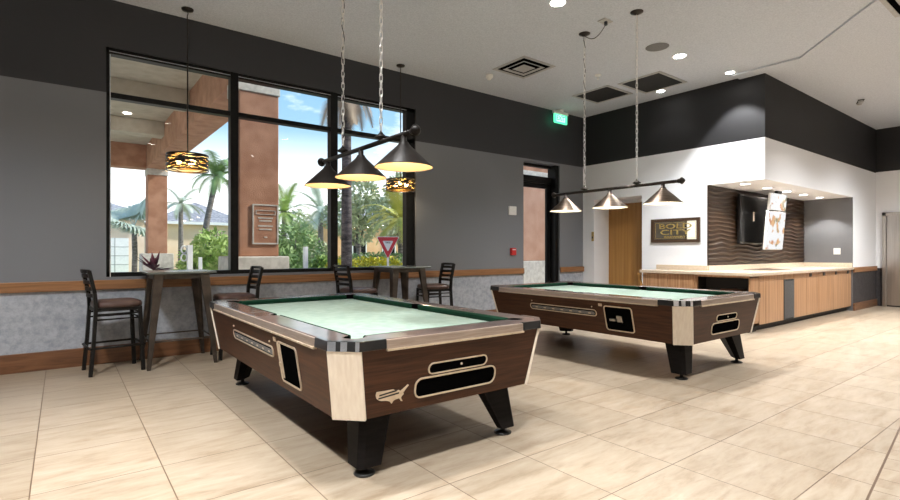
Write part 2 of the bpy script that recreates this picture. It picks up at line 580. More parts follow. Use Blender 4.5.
M['orange_wall'] = noisy('orange_render', (0.75, 0.42, 0.22), (0.84, 0.52, 0.30), (1, 1, 1), 5, 0.9, coords='World')
M['roof'] = noisy('grey_roof_tile', (0.22, 0.22, 0.24), (0.42, 0.42, 0.44), (5, 1, 14), 3, 0.8, coords='World')
M['grass'] = noisy('lawn', (0.16, 0.27, 0.06), (0.32, 0.42, 0.14), (3, 3, 3), 8, 0.9, coords='World')
M['paving'] = noisy('pale_paving', (0.55, 0.50, 0.43), (0.68, 0.63, 0.56), (2, 2, 2), 7, 0.8, coords='World')
M['bark'] = noisy('grey_bark', (0.10, 0.085, 0.075), (0.26, 0.23, 0.21), (6, 6, 22), 6, 0.9, bump=0.6)
M['bark_dark'] = noisy('dark_palm_bark', (0.035, 0.028, 0.028), (0.15, 0.125, 0.12), (5, 5, 20), 6, 0.9, bump=0.8)
def leafy(name, a, b):
    m_ = noisy(name, a, b, (1.4, 1.4, 1.4), 4, 0.6, 0.35, 0.65, spec=0.3)
    p = m_.node_tree.nodes['Principled BSDF']
    p.inputs['Transmission Weight'].default_value = 0.0
    return m_
M['leaf'] = leafy('bright_leaf', (0.22, 0.36, 0.08), (0.50, 0.62, 0.22))
M['leaf_dark'] = leafy('mid_green_leaf', (0.15, 0.27, 0.09), (0.36, 0.48, 0.20))
M['leaf_olive'] = leafy('olive_leaf', (0.34, 0.40, 0.21), (0.60, 0.63, 0.42))
M['leaf_silver'] = leafy('silver_leaf', (0.36, 0.44, 0.34), (0.60, 0.66, 0.54))
M['leaf_yellow'] = leafy('yellow_green_frond', (0.40, 0.42, 0.08), (0.62, 0.58, 0.16))
M['flower'] = leafy('yellow_flower', (0.55, 0.50, 0.03), (0.80, 0.72, 0.06))
M['dead'] = leafy('dead_frond', (0.28, 0.19, 0.12), (0.50, 0.38, 0.26))
M['purple'] = leafy('purple_leaf', (0.10, 0.015, 0.035), (0.28, 0.07, 0.11))
M['white_paint'] = noisy('white_post_paint', (0.82, 0.82, 0.82), (0.88, 0.88, 0.88), (10, 10, 10), 2, 0.5)
M['sign_red'] = noisy('sign_red', (0.55, 0.035, 0.05), (0.62, 0.05, 0.065), (10, 10, 10), 2, 0.4)
M['ink'] = base('black_ink', (0.05, 0.05, 0.05), 0.6)

# ------------------------------------------------------------------ the room
WY = 7.12          # inner face of the window wall
XB = 9.13          # inner face of the white wall
YF = 3.472         # face of the bulkhead
YN = 4.41          # back of the counter niche
XE = 13.72         # end wall of the niche
XR = 15.48         # far right wall
ZC = 4.24
T = 0.25
mb = MB(); mb.box(-4, 16, -5, WY + T, -0.12, 0)
struct(mb.build('floor', M['floor']))
mb = MB(); mb.box(-4.2, 16.2, -5.2, WY + T, ZC, ZC + 0.15)
struct(mb.build('ceiling', M['ceiling']))
mb = MB(); mb.prism([(8.85, 3.86), (8.85, 2.88), (7.62, 1.78), (4.6, -1.0), (4.6, -5), (XR + .1, -5), (XR + .1, YF - .001), (XB + 0.0, YF - .001), (XB, 3.86)], 4.212, ZC)
struct(mb.build('ceiling_drop', M['ceiling']))
mb = MB()
for a in ((-4.2, .41, 0, ZC), (.41, 4.72, 0, 1.0), (.41, 4.72, 3.69, ZC), (4.72, 7.27, 0, ZC), (7.27, 8.36, 3.11, ZC), (8.36, 9.9, 0, ZC)):
    mb.box(a[0], a[1], WY, WY + T, a[2], a[3])
struct(mb.build('wall_left', M['wall_left']))
mb = MB()
mb.box(XB, XB + .15, YN, 5.687, 0, ZC)
mb.box(XB, XB + .15, 6.829, WY, 0, ZC)
mb.box(XB, XB + .15, 5.687, 6.829, 2.41, ZC)
mb.box(9.70, 9.85, 5.5, 7.0, 0, 2.6)
mb.box(XB + .15, 9.70, 6.829, 6.95, 0, 2.6)
mb.box(XB + .15, 9.70, 5.56, 5.687, 0, 2.6)
mb.box(XB + .15, 9.70, 5.687, 6.829, 2.41, 2.55)
struct(mb.build('wall_back', M['wall_white']))
mb = MB(); mb.box(XB + .15, XE, YN, YN + .15, 0, 2.48)
struct(mb.build('wall_niche', M['grey']))
mb = MB(); mb.box(XB, XR, YF, YN, 2.48, ZC)
struct(mb.build('wall_bulkhead', M['bulk']))
mb = MB(); mb.box(XE, XR, YF, YN, 0, 2.48)
o = mb.build('wall_pier', [M['wall_end'], M['grey']])
struct(o)
for p in o.data.polygons:
    if p.normal.x < -0.5:
        p.material_index = 1
mb = MB(); mb.box(XR, XR + .15, -5, YF + .2, 0, ZC)
struct(mb.build('wall_right', M['wall_end']))
mb = MB(); mb.box(-4.2, 16, -5.15, -5, 0, ZC)
struct(mb.build('wall_rear', M['wall_white']))
mb = MB(); mb.box(-4.2, -4, -5, WY, 0, ZC)
struct(mb.build('wall_side', M['wall_left']))

# wood rails and baseboards
def rail(name, boxes, mat, bevel=.006):
    mb = MB()
    for b in boxes:
        mb.box(*b)
    return struct(mb.build(name, mat, bevel=bevel))
rail('trim_1', [(-4, 7.27, WY - .035, WY, .857, .967), (8.36, XB, WY - .035, WY, .857, .967)], M['rail_wood'])
rail('trim_2', [(XE, XR, YF - .03, YF, .84, .95)], M['rail_wood'])
rail('baseboard_left', [(-4, 7.27, WY - .022, WY, 0, .205), (8.36, XB, WY - .022, WY, 0, .205)], M['base_wood'])
rail('baseboard_right', [(XE, XR, YF - .03, YF, 0, .165), (XR - .025, XR, -5, 2.2, 0, .165)], M['base_wood'])
rail('baseboard_back', [(XB - .02, XB, 5.42, 5.687, 0, .12), (XB - .02, XB, 6.829, WY, 0, .12)], M['white_paint'], .003)

# window: black frame, two mullions, a transom, six panes
win = MB()
fy0, fy1 = WY + .03, WY + .15
x0, x1, z0, z1 = .41, 4.72, 1.0, 3.69
win.box(x0, x0 + .035, fy0, fy1, z0, z1)
win.box(x1 - .17, x1, fy0, fy1, z0, z1)
win.box(x0, x1, fy0, fy1, z0, z0 + .05)
win.box(x0, x1, fy0, fy1, z1 - .07, z1)
MUL = [(1.783, 1.885), (3.207, 3.320)]
for a, b in MUL:
    win.box(a, b, fy0 - .01, fy1, z0, z1)
win.box(x0, x1, fy0, fy1, 3.105, 3.168)
wo = struct(win.build('window_1', M['black_frame'], bevel=.004))
glint = MB(); glint.box(x0 + .03, x1 - .17, fy0 - .006, fy0 + .02, z1 - .05, z1 - .04); glint.box(x0 + .035, x0 + .045, fy0 - .004, fy0 + .02, z0, z1 - .08)
glint.build('reflection_strip', M['frame_glint'], wo)  # bright strips stand in for reflected highlights on the black frame
xs = [x0 + .035, MUL[0][0], MUL[0][1], MUL[1][0], MUL[1][1], x1 - .17]
for i in range(3):
    for za, zb in ((z0 + .05, 3.105), (3.168, z1 - .07)):
        mb = MB(); mb.face([(xs[2*i], WY + .09, za), (xs[2*i+1], WY + .09, za), (xs[2*i+1], WY + .09, zb), (xs[2*i], WY + .09, zb)])
        mb.build('pane', M['glass'], wo, recalc=False)

# glazed outside door with a transom light, right of the window
d = MB()
d.box(8.26, 8.36, WY + .03, WY + .25, 0, 3.11)
d.box(7.27, 7.35, WY + .17, WY + .25, 0, 3.11)
d.box(7.35, 8.26, WY + .17, WY + .25, 3.05, 3.11)
d.box(7.35, 8.26, WY + .15, WY + .25, 2.72, 2.86)
do = struct(d.build('door_1', M['black_frame'], bevel=.004))
lf = MB()
lf.box(7.35, 7.46, WY + .18, WY + .23, 0.02, 2.72)
lf.box(8.15, 8.26, WY + .18, WY + .23, 0.02, 2.72)
lf.box(7.46, 8.15, WY + .18, WY + .23, 0.02, .22)
lf.box(7.46, 8.15, WY + .18, WY + .23, 2.62, 2.72)
lf.build('door_leaf', M['black_frame'], do, bevel=.004)
for za, zb, xa, xb in ((.22, 2.62, 7.46, 8.15), (2.86, 3.05, 7.35, 8.26)):
    mb = MB(); mb.face([(xa, WY + .205, za), (xb, WY + .205, za), (xb, WY + .205, zb), (xa, WY + .205, zb)])
    mb.build('pane', M['glass'], do, recalc=False)

# oak door in the white recess
mb = MB(); mb.box(9.655, 9.70, 5.72, 6.829, .01, 2.33)
do = struct(mb.build('door_2', M['oak'], bevel=.003))
mb = MB(); mb.tube([(9.655, 5.80, 1.0), (9.60, 5.80, 1.0), (9.60, 5.92, 1.0)], .011)
mb.build('door_handle', M['steel'], do)
# stainless door in the right wall
mb = MB(); mb.box(XR - .03, XR, 2.30, 3.27, .03, 2.13)
do = struct(mb.build('door_3', M['stainless'], bevel=.004))
mb = MB()
mb.box(XR - .07, XR, 3.27, 3.345, 0, 2.215)
mb.box(XR - .07, XR, 2.23, 2.30, 0, 2.215)
mb.box(XR - .07, XR, 2.23, 3.345, 2.13, 2.215)
mb.build('door_frame', M['stainless'], do, bevel=.006)

# carved wave panel on the back of the niche
mb = MB()
nx, nz_ = 190, 96
px0, px1, pz0, pz1 = XB + .005, XE - .005, 1.045, 2.475
def wave(x, z):
    ph = 2 * PI * z / .082 + 1.5 * math.sin(2.3 * x + 5 * z) + 0.9 * math.sin(6.1 * x - 3 * z + 1) + 0.5 * math.sin(11 * x + 1.7 * math.sin(4 * z))
    return .024 * (math.sin(ph) * .5 + .5) ** 3
rows = []
for j in range(nz_ * 2 + 1):
    z = pz0 + (pz1 - pz0) * j / (nz_ * 2)
    rows.append([mb.bm.verts.new((px0 + (px1 - px0) * i / nx, YN - .012 - wave(px0 + (px1 - px0) * i / nx, z), z)) for i in range(nx + 1)])
for j in range(nz_ * 2):
    for i in range(nx):
        f = mb.bm.faces.new((rows[j][i], rows[j][i+1], rows[j+1][i+1], rows[j+1][i]))
        f.smooth = True
mb.box(px0, px1, YN - .012, YN - .001, pz0, pz1)
struct(mb.build('trim_3', M['wave'], recalc=False))

# ------------------------------------------------------------------ outside: ground, canopy, columns
mb = MB(); mb.box(-70, 130, WY + T, 140, -.2, -.03)
struct(mb.build('ground', M['grass']))
mb = MB(); mb.box(-12, 16.5, WY + T, 24.5, -.03, 0)
struct(mb.build('path', M['paving']))
mb = MB(); mb.box(-60, 120, 27, 33, -.03, -.01)
struct(mb.build('road', M['paving']))

def column(loc, w, dpt, ztop, cap_z, plinth_z, label, plinth_ex=.16, skin='stucco'):
    t = thing('terracotta_column', label, 'column', loc, 0, 'columns of the entrance canopy')
    mb = MB(); mb.box(-w/2, w/2, -dpt/2, dpt/2, plinth_z, cap_z[0]); mb.build('shaft', M[skin], t, bevel=.02)
    mb = MB(); mb.box(-w/2 - .02, w/2 + .02, -dpt/2 - .02, dpt/2 + .02, cap_z[0], cap_z[1]); mb.build('cap', M['stone'], t, bevel=.01)
    mb = MB(); mb.hexa([(-w/2 - plinth_ex, -dpt/2 - plinth_ex, 0), (w/2 + plinth_ex, -dpt/2 - plinth_ex, 0), (w/2 + plinth_ex, dpt/2 + plinth_ex, 0), (-w/2 - plinth_ex, dpt/2 + plinth_ex, 0)],
                      [(-w/2 - plinth_ex*.9, -dpt/2 - plinth_ex*.9, plinth_z), (w/2 + plinth_ex*.9, -dpt/2 - plinth_ex*.9, plinth_z), (w/2 + plinth_ex*.9, dpt/2 + plinth_ex*.9, plinth_z), (-w/2 - plinth_ex*.9, dpt/2 + plinth_ex*.9, plinth_z)])
    mb.build('plinth', M['stone'], t, bevel=.02)
    if ztop > cap_z[1]:
        mb = MB(); mb.box(-w/2, w/2, -dpt/2, dpt/2, cap_z[1], ztop); mb.build('upper_shaft', M['stucco'], t)
    return t
c1 = column((2.78, 9.55, 0), .69, .70, 4.35, (4.10, 4.35), 1.21, 'thick terracotta column close outside the window with a square plaque')
pq = MB()
pf = lambda u, v, dd: (u, -.35 - dd, v)
pq.slab(rrect(-.12, .325, 1.43, 2.13, .012), pf, 0, .02)
po = pq.build('plaque', M['stucco'], c1, bevel=.003)
pq = MB(); pq.ring(rrect(-.125, .33, 1.425, 2.135, .012), rrect(-.10, .305, 1.45, 2.11, .012), pf, .0, .028)
pq.ring(rrect(-.07, .275, 1.95, 2.03, .01), rrect(-.06, .265, 1.96, 2.02, .01), pf, .0, .03)
for k, (a, b, z) in enumerate(((-.03, .23, 1.89), (-.01, .21, 1.84), (-.03, .23, 1.75), (-.01, .21, 1.69), (.08, .13, 1.55))):
    pq.slab([(a, z - .012), (b, z - .012), (b, z + .012), (a, z + .012)], pf, .02, .026)
pq.build('plaque_relief', M['stone'], po)
column((2.82, 21.85, 0), .64, .64, 4.35, (4.12, 4.35), 1.22, 'distant terracotta column standing on a white block across the drive', .2)
column((10.95, 11.0, 0), 2.1, 1.2, 4.6, (3.42, 3.66), 1.02, 'broad terracotta column filling the view through the glass door', .06, 'stucco_lit')

cn = thing('entrance_canopy', 'covered entrance roof with beige soffit and terracotta beams outside the window', 'canopy', (0, 0, 0))
mb = MB(); mb.box(-8, 3.13, WY + T, 22.2, 5.20, 5.5); mb.build('soffit', M['soffit'], cn)
mb = MB(); mb.box(2.46, 3.12, 9.2, 22.2, 4.352, 5.2); mb.build('beam', M['stucco'], cn, bevel=.02)
mb = MB(); mb.box(-8, 2.46, 21.55, 22.2, 4.352, 5.2); mb.build('beam', M['stucco'], cn, bevel=.02)
for y in (10.4, 13.6, 17.4):
    mb = MB(); mb.box(-8, 2.46, y, y + .55, 4.78, 5.2); mb.build('beam', M['soffit'], cn, bevel=.02)
for x, y in ((1.46, 16.9), (1.9, 14.6), (1.2, 12.0)):
    mb = MB(); mb.lathe([(.001, 0), (.09, 0), (.10, .01), (.10, .02)], (x, y, 5.178), 16); mb.build('recessed_light', M['lens_soft'], cn)
cn2 = thing('side_canopy', 'terracotta roof edge over the glass door outside', 'canopy', (0, 0, 0))
mb = MB(); mb.box(9.9, 16, 10.4, 11.6, 4.6, 5.2); mb.build('beam', M['stucco'], cn2)

# ------------------------------------------------------------------ pool tables
def pool_table(label, cx, cy, hxt, hyt, hxb, hyb, lx, ly, zt=.77, zb=.37, logo=True, slide=True):
    t = thing('pool_table', label, 'pool table', (cx, cy, 0), 0, 'coin operated pool tables')
    ch = .125
    def octo(hx, hy, c):
        return [(-hx + c, -hy), (hx - c, -hy), (hx, -hy + c), (hx, hy - c), (hx - c, hy), (-hx + c, hy), (-hx, hy - c), (-hx, -hy + c)]
    lo, hi = octo(hxb, hyb, ch), octo(hxt, hyt, ch)
    mb = MB(); mb.hexa([(x, y, zb) for x, y in lo], [(x, y, zt) for x, y in hi])
    bmesh.ops.delete(mb.bm, geom=[f for f in mb.bm.faces if f.calc_center_median().z > zt - .01], context='FACES_ONLY')
    cab = mb.build('cabinet', M['walnut'], t)
    # pale corner panels lie on the four chamfers
    for i in (1, 3, 5, 7):
        a0, a1, b0, b1 = Vector((*lo[i], zb - .006)), Vector((*lo[(i+1) % 8], zb - .006)), Vector((*hi[i], zt)), Vector((*hi[(i+1) % 8], zt))
        n = (a1 - a0).cross(b0 - a0).normalized()
        ee = (a1 - a0).normalized() * .008
        mb = MB()
        mb.hexa([a0 - ee - n * .02, a1 + ee - n * .02, b1 + ee - n * .02, b0 - ee - n * .02], [a0 - ee + n * .008, a1 + ee + n * .008, b1 + ee + n * .008, b0 - ee + n * .008])
        mb.build('corner_panel', M['maple'], t, bevel=.004)
    # rail top with the six pocket openings
    a, b = hxt - .185, hyt - .185
    rc, rs = .062, .056
    inner = []
    def arc(px, py, r, s, e_, n=10):
        for k in range(n + 1):
            q = R(s + (e_ - s) * k / n)
            inner.append((px + r * math.cos(q), py + r * math.sin(q)))
    arc(a, -b, rc, 180, 450); arc(a, 0, rs, -90, 90); arc(a, b, rc, -90, 180)
    arc(-a, b, rc, 0, 270); arc(-a, 0, rs, 90, 270); arc(-a, -b, rc, 90, 360)
    mb = MB(); mb.plate(octo(hxt, hyt, ch), inner, zt, .814)
    mb.build('top_rail', M['rail_top'], t, bevel=.012, seg=3)
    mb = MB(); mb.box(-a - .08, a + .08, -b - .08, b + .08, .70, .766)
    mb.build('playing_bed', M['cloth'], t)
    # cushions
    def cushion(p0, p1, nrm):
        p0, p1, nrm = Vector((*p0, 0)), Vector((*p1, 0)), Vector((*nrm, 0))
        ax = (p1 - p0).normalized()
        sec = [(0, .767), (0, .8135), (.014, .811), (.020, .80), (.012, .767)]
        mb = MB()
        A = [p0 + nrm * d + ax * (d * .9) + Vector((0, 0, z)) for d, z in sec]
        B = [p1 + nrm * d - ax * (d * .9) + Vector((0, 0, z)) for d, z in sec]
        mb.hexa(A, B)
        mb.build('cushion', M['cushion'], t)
    for s in (-1, 1):
        cushion((-a + rc, s * b), (a - rc, s * b), (0, -s))
        cushion((s * a, -b + rc), (s * a, -rs), (-s, 0))
        cushion((s * a, rs), (s * a, b - rc), (-s, 0))
    for px, py, r in ((a, -b, rc), (a, b, rc), (-a, b, rc), (-a, -b, rc), (a, 0, rs), (-a, 0, rs)):
        mb = MB(); mb.lathe([(.001, .7668), (r * .995, .768), (r * .995, .806), (r * .93, .811), (r * .90, .803), (r * .90, .770)], (px, py, 0), 20)
        # keep the liner only on the rail side
        geom = [v for v in mb.bm.verts if v.co.z > .7675 and ((abs(v.co.x) < a - .012 and abs(v.co.y) < b - .012))]
        bmesh.ops.delete(mb.bm, geom=geom, context='VERTS')
        mb.build('pocket', M['hole'], t)
    # corner caps and rail trims
    for i in (1, 3, 5, 7):
        p = [Vector((*q, 0)) for q in hi]
        q0, q1 = p[i], p[(i + 1) % 8]
        l0 = q0 + (p[i - 1] - q0).normalized() * .16
        l1 = q1 + (p[(i + 2) % 8] - q1).normalized() * .16
        ctr = (q0 + q1) / 2
        nout = Vector((ctr.x / abs(ctr.x), ctr.y / abs(ctr.y), 0)).normalized()
        def off(v, d):
            return Vector((v.x + math.copysign(d, v.x), v.y + math.copysign(d, v.y), 0))
        outer = [off(l0, 0.0), off(q0, 0.0), off(q1, 0.0), off(l1, 0.0)]
        # straight offsets along each side's own normal
        def nr(u, v):
            dd = (v - u).normalized()
            return Vector((dd.y, -dd.x, 0))
        n1, n2, n3 = nr(l0, q0), nr(q0, q1), nr(q1, l1)
        do_ = .014
        O = [l0 + n1 * do_, q0 + (n1 + n2).normalized() * do_ * 1.05, q1 + (n2 + n3).normalized() * do_ * 1.05, l1 + n3 * do_]
        I = [l0 - n1 * .03, q0 - (n1 + n2).normalized() * .03, q1 - (n2 + n3).normalized() * .03, l1 - n3 * .03]
        mb = MB()
        for k in range(3):
            mb.hexa([(*O[k].xy, zt - .008), (*O[k+1].xy, zt - .008), (*I[k+1].xy, zt - .008), (*I[k].xy, zt - .008)],
                    [(*(O[k] - (O[k]-I[k])*.1).xy, .817), (*(O[k+1] - (O[k+1]-I[k+1])*.1).xy, .817), (*I[k+1].xy, .817), (*I[k].xy, .817)])
        bmesh.ops.remove_doubles(mb.bm, verts=mb.bm.verts[:], dist=1e-4)
        cap = mb.build('corner_cap', M['cap_black'], t, bevel=.004)
        for f0, f1 in ((.03, .28), (.42, .62), (.86, .98)):
            mb = MB()
            u, v = O[1].lerp(O[2], f0), O[1].lerp(O[2], f1)
            mb.hexa([(*(u - n2*.004).xy, zt - .006), (*(v - n2*.004).xy, zt - .006), (*(v + n2*.002).xy, zt - .006), (*(u + n2*.002).xy, zt - .006)][::-1],
                    [(*(u - n2*.010).xy, .815), (*(v - n2*.010).xy, .815), (*(v - n2*.003).xy, .815), (*(u - n2*.003).xy, .815)][::-1])
            mb.build('chrome_band', M['chrome'], cap)
    for i in (0, 2, 4, 6):
        p = [Vector((*q, 0)) for q in hi]
        q0, q1 = p[i], p[i + 1]
        dd = (q1 - q0).normalized()
        n1 = Vector((dd.y, -dd.x, 0))
        u, v = q0 + dd * .162, q1 - dd * .162
        mb = MB()
        mb.hexa([(*(u - n1*.01).xy, zt - .012), (*(u + n1*.010).xy, zt - .012), (*(v + n1*.010).xy, zt - .012), (*(v - n1*.01).xy, zt - .012)],
                [(*(u - n1*.02).xy, .810), (*(u + n1*.008).xy, .810), (*(v + n1*.008).xy, .810), (*(v - n1*.02).xy, .810)])
        tr = mb.build('rail_trim', M['rail_trim'], t, bevel=.003)
        mb = MB()
        mb.hexa([(*(u - n1*.008).xy, zt - .022), (*(u + n1*.016).xy, zt - .022), (*(v + n1*.016).xy, zt - .022), (*(v - n1*.008).xy, zt - .022)],
                [(*(u - n1*.008).xy, zt - .010), (*(u + n1*.018).xy, zt - .010), (*(v + n1*.018).xy, zt - .010), (*(v - n1*.008).xy, zt - .010)])
        for k in range(5):
            s_ = u.lerp(v, (k + .5) / 5) + n1 * .018
            mb.ball((s_.x, s_.y, zt - .016), .005, 6)
        mb.build('trim_lip', M['bezel'], tr)
    # faces: near end (-y) and coin side (-x)
    def end(u, v, d_):
        f = (v - zb) / (zt - zb)
        return (u, -(hyb + (hyt - hyb) * f) - d_, v)
    def side(u, v, d_):
        f = (v - zb) / (zt - zb)
        return (-(hxb + (hxt - hxb) * f) - d_, u, v)
    def opening(fn, u0, u1, v0, v1, r, name, bez=.012, parent=t):
        mb = MB(); mb.slab(rrect(u0, u1, v0, v1, r), fn, -.01, .0025)
        ob = mb.build(name, M['hole'], parent)
        mb = MB(); mb.ring(rrect(u0 - bez, u1 + bez, v0 - bez, v1 + bez, r + bez), rrect(u0, u1, v0, v1, r), fn, -.002, .008)
        mb.build('bezel', M['bezel'], ob)
        return ob
    so = opening(end, -.225, .225, .572, .628, .03, 'cue_ball_slot', .008)
    mb = MB(); p = end(.02, .60, .004); mb.lathe([(.001, .005), (.007, .004), (.008, 0)], (0, 0, 0), 10); mb.move(Matrix.Translation(p) @ Matrix.Rotation(R(90), 4, 'X')); mb.build('lock', M['bezel'], so)
    opening(end, -.31, .31, .44, .545, .04, 'ball_return', .010)
    vw = opening(side, -.39, .61, .572, .632, .028, 'viewing_window', .010)
    mb = MB(); mb.slab(rrect(-.37, .59, .580, .616, .012), side, .0025, .0042); mb.build('window_strip', M['speaker'], vw)
    for k in range(7):
        y = -.30 + k * .135
        mb = MB(); mb.slab(rrect(y - .02, y + .02, .590, .600, .005), side, .0042, .0052)
        mb.build('window_mark', M['bezel'], vw)
    co = opening(side, -.845, -.515, .435, .690, .022, 'coin_panel', .012)
    mb = MB()
    if slide:
        mb.slab(rrect(-.73, -.66, .530, .60, .006), side, .0025, .02)
        mb.slab(rrect(-.655, -.585, .538, .565, .006), side, .0025, .045)
        mb.build('coin_slide', M['steel'], co, bevel=.003)
    else:
        mb.slab(rrect(-.565, -.520, .45, .685, .006), side, .0025, .008)
        mb.slab(rrect(-.555, -.53, .53, .56, .006), side, .008, .02)
        mb.build('lock_plate', M['bezel'], co, bevel=.003)
    mb = MB(); mb.slab(rrect(-.485, -.44, .688, .718, .004), side, -.002, .006); mb.build('metal_plate', M['bezel'], t)
    for y in (-.345, .58):
        mb = MB(); p = side(y, .672, .004); mb.ball(p, .008, 8); mb.build('screw', M['bezel'], t)
    if logo:
        us = [(.02, .58), (.30, .57), (.52, .57), (.57, .52), (.64, .46), (.69, .50), (.75, .44), (.83, .52), (.90, .60), (.96, .68), (1.0, .63), (.93, .52), (.88, .42), (.84, .34), (.86, .27), (.80, .19), (.78, .12), (.84, -.04), (.79, -.03), (.73, .11), (.62, .10), (.55, .06), (.50, -.06), (.44, .05), (.38, .09), (.30, .13), (.18, .15), (.10, .2), (.03, .30), (.0, .45)]
        ux, uz, us_ = -.575, .440, .215
        mb = MB()
        es = []
        for dd in (-.002, .004):
            vs = [mb.bm.verts.new(end(ux + us_ * x, uz + us_ * .62 * y, dd)) for x, y in us]
            ring_ = [mb.bm.edges.new((vs[i], vs[(i + 1) % len(vs)])) for i in range(len(vs))]
            bmesh.ops.triangle_fill(mb.bm, use_beauty=True, use_dissolve=False, edges=ring_)
            es.append(vs)
        for i in range(len(us)):
            j = (i + 1) % len(us)
            mb.bm.faces.new((es[0][i], es[0][j], es[1][j], es[1][i]))
        em = mb.build('map_emblem', M['bezel'], t)
        em['label'] = 'pale metal emblem in the shape of a country map'
        mb = MB()
        for y0_, y1_, xa, xb in ((.40, .47, .10, .62), (.27, .34, .08, .70)):
            mb.slab([(ux + us_ * xa, uz + us_ * .62 * (y0_ - .03)), (ux + us_ * xb, uz + us_ * .62 * (y0_ + .06)), (ux + us_ * xb, uz + us_ * .62 * (y1_ + .06)), (ux + us_ * xa, uz + us_ * .62 * (y1_ - .03))], end, .003, .0055)
        mb.build('emblem_stripes', M['cap_black'], em)
    # legs: upright outer edge, tapering from the inside, levelling foot
    for sx in (-1, 1):
        for sy in (-1, 1):
            ox, oy = sx * (lx + .085), sy * (ly + .085)
            def loop(ex, s_, c_, z):
                X, Y = ox + sx * ex, oy + sy * ex
                q = [(X, Y - sy * c_), (X - sx * c_, Y), (X - sx * s_, Y), (X - sx * s_, Y - sy * s_ * .35), (X - sx * s_ * .35, Y - sy * s_), (X, Y - sy * s_)]
                if sx * sy > 0:
                    q = q
                else:
                    q = q[::-1]
                return [(x, y, z) for x, y in q]
            mb = MB(); mb.hexa(loop(0, .145, .03, .055), loop(-.04, .20 if sx < 0 else .27, .03, zb + .01))
            lg = mb.build('leg', M['leg'], t, bevel=.004)
            mb = MB()
            fx, fy = ox - sx * .072, oy - sy * .072
            mb.lathe([(.001, 0), (.062, 0), (.064, .008), (.05, .018), (.018, .024), (.015, .06)], (fx, fy, 0), 18)
            mb.build('levelling_foot', M['cap_black'], lg)
    return t
pool_table('nearest pool table, with a pale map emblem on its end panel', 1.96, 3.93, .82, 1.48, .757, 1.415, .54, 1.25, logo=True, slide=False)
pool_table('pool table further right, in front of the wooden counter', 5.65, 3.95, .895, 1.45, .79, 1.40, .61, 1.25, logo=False, slide=True)

# ------------------------------------------------------------------ billiard lamps
def chain_mesh(z0, z1, pitch=.055, lr=.011, ll=.070, wr=.0042):
    mb = MB()
    n = int((z1 - z0) / pitch)
    pitch = (z1 - z0) / n
    for k in range(n):
        zc = z0 + pitch * (k + .5)
        pts = []
        for q in range(12):
            a = 2 * PI * q / 12
            u = lr * math.cos(a)
            v = (ll / 2 - lr) * (1 if math.sin(a) > 1e-6 else (-1 if math.sin(a) < -1e-6 else 0)) + lr * math.sin(a)
            pts.append((u, 0, zc + v) if k % 2 else (0, u, zc + v))
        mb.tube(pts, wr, 5, closed=True)
    return mb
def billiard_lamp(label, x, ys, y0, y1, zbar, zrim, rad, chains, bar_mat, shade_mat, lin='shade_in', watts=BILLIARD_W, ring_n=40):
    yc = (y0 + y1) / 2
    t = thing('billiard_lamp', label, 'lamp', (x, yc, zbar), 0, 'three shade lamps over the pool tables')
    mb = MB(); mb.tube([(0, y0 - yc, 0), (0, y1 - yc, 0)], .019, 14)
    mb.build('bar', bar_mat, t)
    for y in (y0, y1):
        s = 1 if y > yc else -1
        mb = MB()
        mb.lathe([(.020, -.03), (.026, -.01), (.026, .0), (.040, .022), (.042, .028), (.022, .052), (.010, .062), (.001, .066)], n=16, cap0=True)
        mb.move(Matrix.Translation((0, y - yc, 0)) @ Matrix.Rotation(-s * R(90), 4, 'X'))
        mb.build('finial', bar_mat, t)
    h = zbar - zrim
    for y in ys:
        mb = MB()
        zt_ = -.075
        mb.lathe([(.034, zt_ + .012), (.042, zt_), (.052, zt_ - .012), (rad * .985, -h + .006), (rad, -h), (rad - .004, -h + .001)], (0, y - yc, 0), ring_n)
        sh = mb.build('shade', shade_mat, t)
        mb = MB()
        mb.lathe([(rad - .004, -h + .002), (rad * .95, -h + .012), (.050, zt_ - .018), (.001, zt_ - .018)], (0, y - yc, 0), ring_n)
        mb.build('shade_lining', M[lin], sh)
        mb = MB(); mb.lathe([(.016, -.01), (.022, -.018), (.022, -.05), (.034, -.058), (.034, zt_ + .01)], (0, y - yc, 0), 18, cap0=True)
        mb.build('socket', bar_mat, t)
        mb = MB(); mb.ball((0, y - yc, -h + .075), .030, 10, 1.2)
        mb.build('bulb', M['bulb'], t)
        lamp('bulb_light', 'POINT', watts, (0, y - yc, -h + .030), t, (1.0, .88, .70), .035)
    for k, y in enumerate(chains):
        mb = MB()
        mb.lathe([(.012, .01), (.016, .018), (.050, .030), (.052, .036), (.022, .060), (.010, .075), (.008, .085)], (0, y - yc, 0), 18, cap0=True, cap1=True)
        mb.build('chain_mount', bar_mat, t)
        chain_mesh(.08, ZC - zbar - .03).move(Matrix.Translation((0, y - yc, 0))).build('chain', M['chain'], t)
        mb = MB(); mb.lathe([(.001, -.040), (.014, -.038), (.030, -.030), (.072, -.012), (.078, -.004), (.078, 0)], (0, y - yc, ZC - zbar - .001), 24)
        mb.build('canopy', M['dark_bronze'], t)
        # cord woven beside the chain
        if k == 0:
            pts = [(.012 * math.sin(j * 1.1), y - yc + .012 * math.cos(j * 1.1), .09 + (ZC - zbar - .13) * j / 40) for j in range(41)]
            mb = MB(); mb.tube(pts, .0035, 6); mb.build('cord', M['cap_black'], t)
    return t
L1 = billiard_lamp('dark billiard lamp with three cone shades over the nearest pool table', 1.96, (3.115, 3.775, 4.43), 2.985, 4.545, 2.145, 1.905, .212, (4.113, 3.444), M['backlit_shade'], M['backlit_shade'], 'lining_warm')
L2 = billiard_lamp('bronze billiard lamp with three cone shades over the far pool table', 5.61, (3.223, 3.949, 4.668), 3.02, 4.86, 2.105, 1.86, .222, (4.35, 3.564), M['dark_bronze'], M['bronze'], watts=BILLIARD_W * .55)
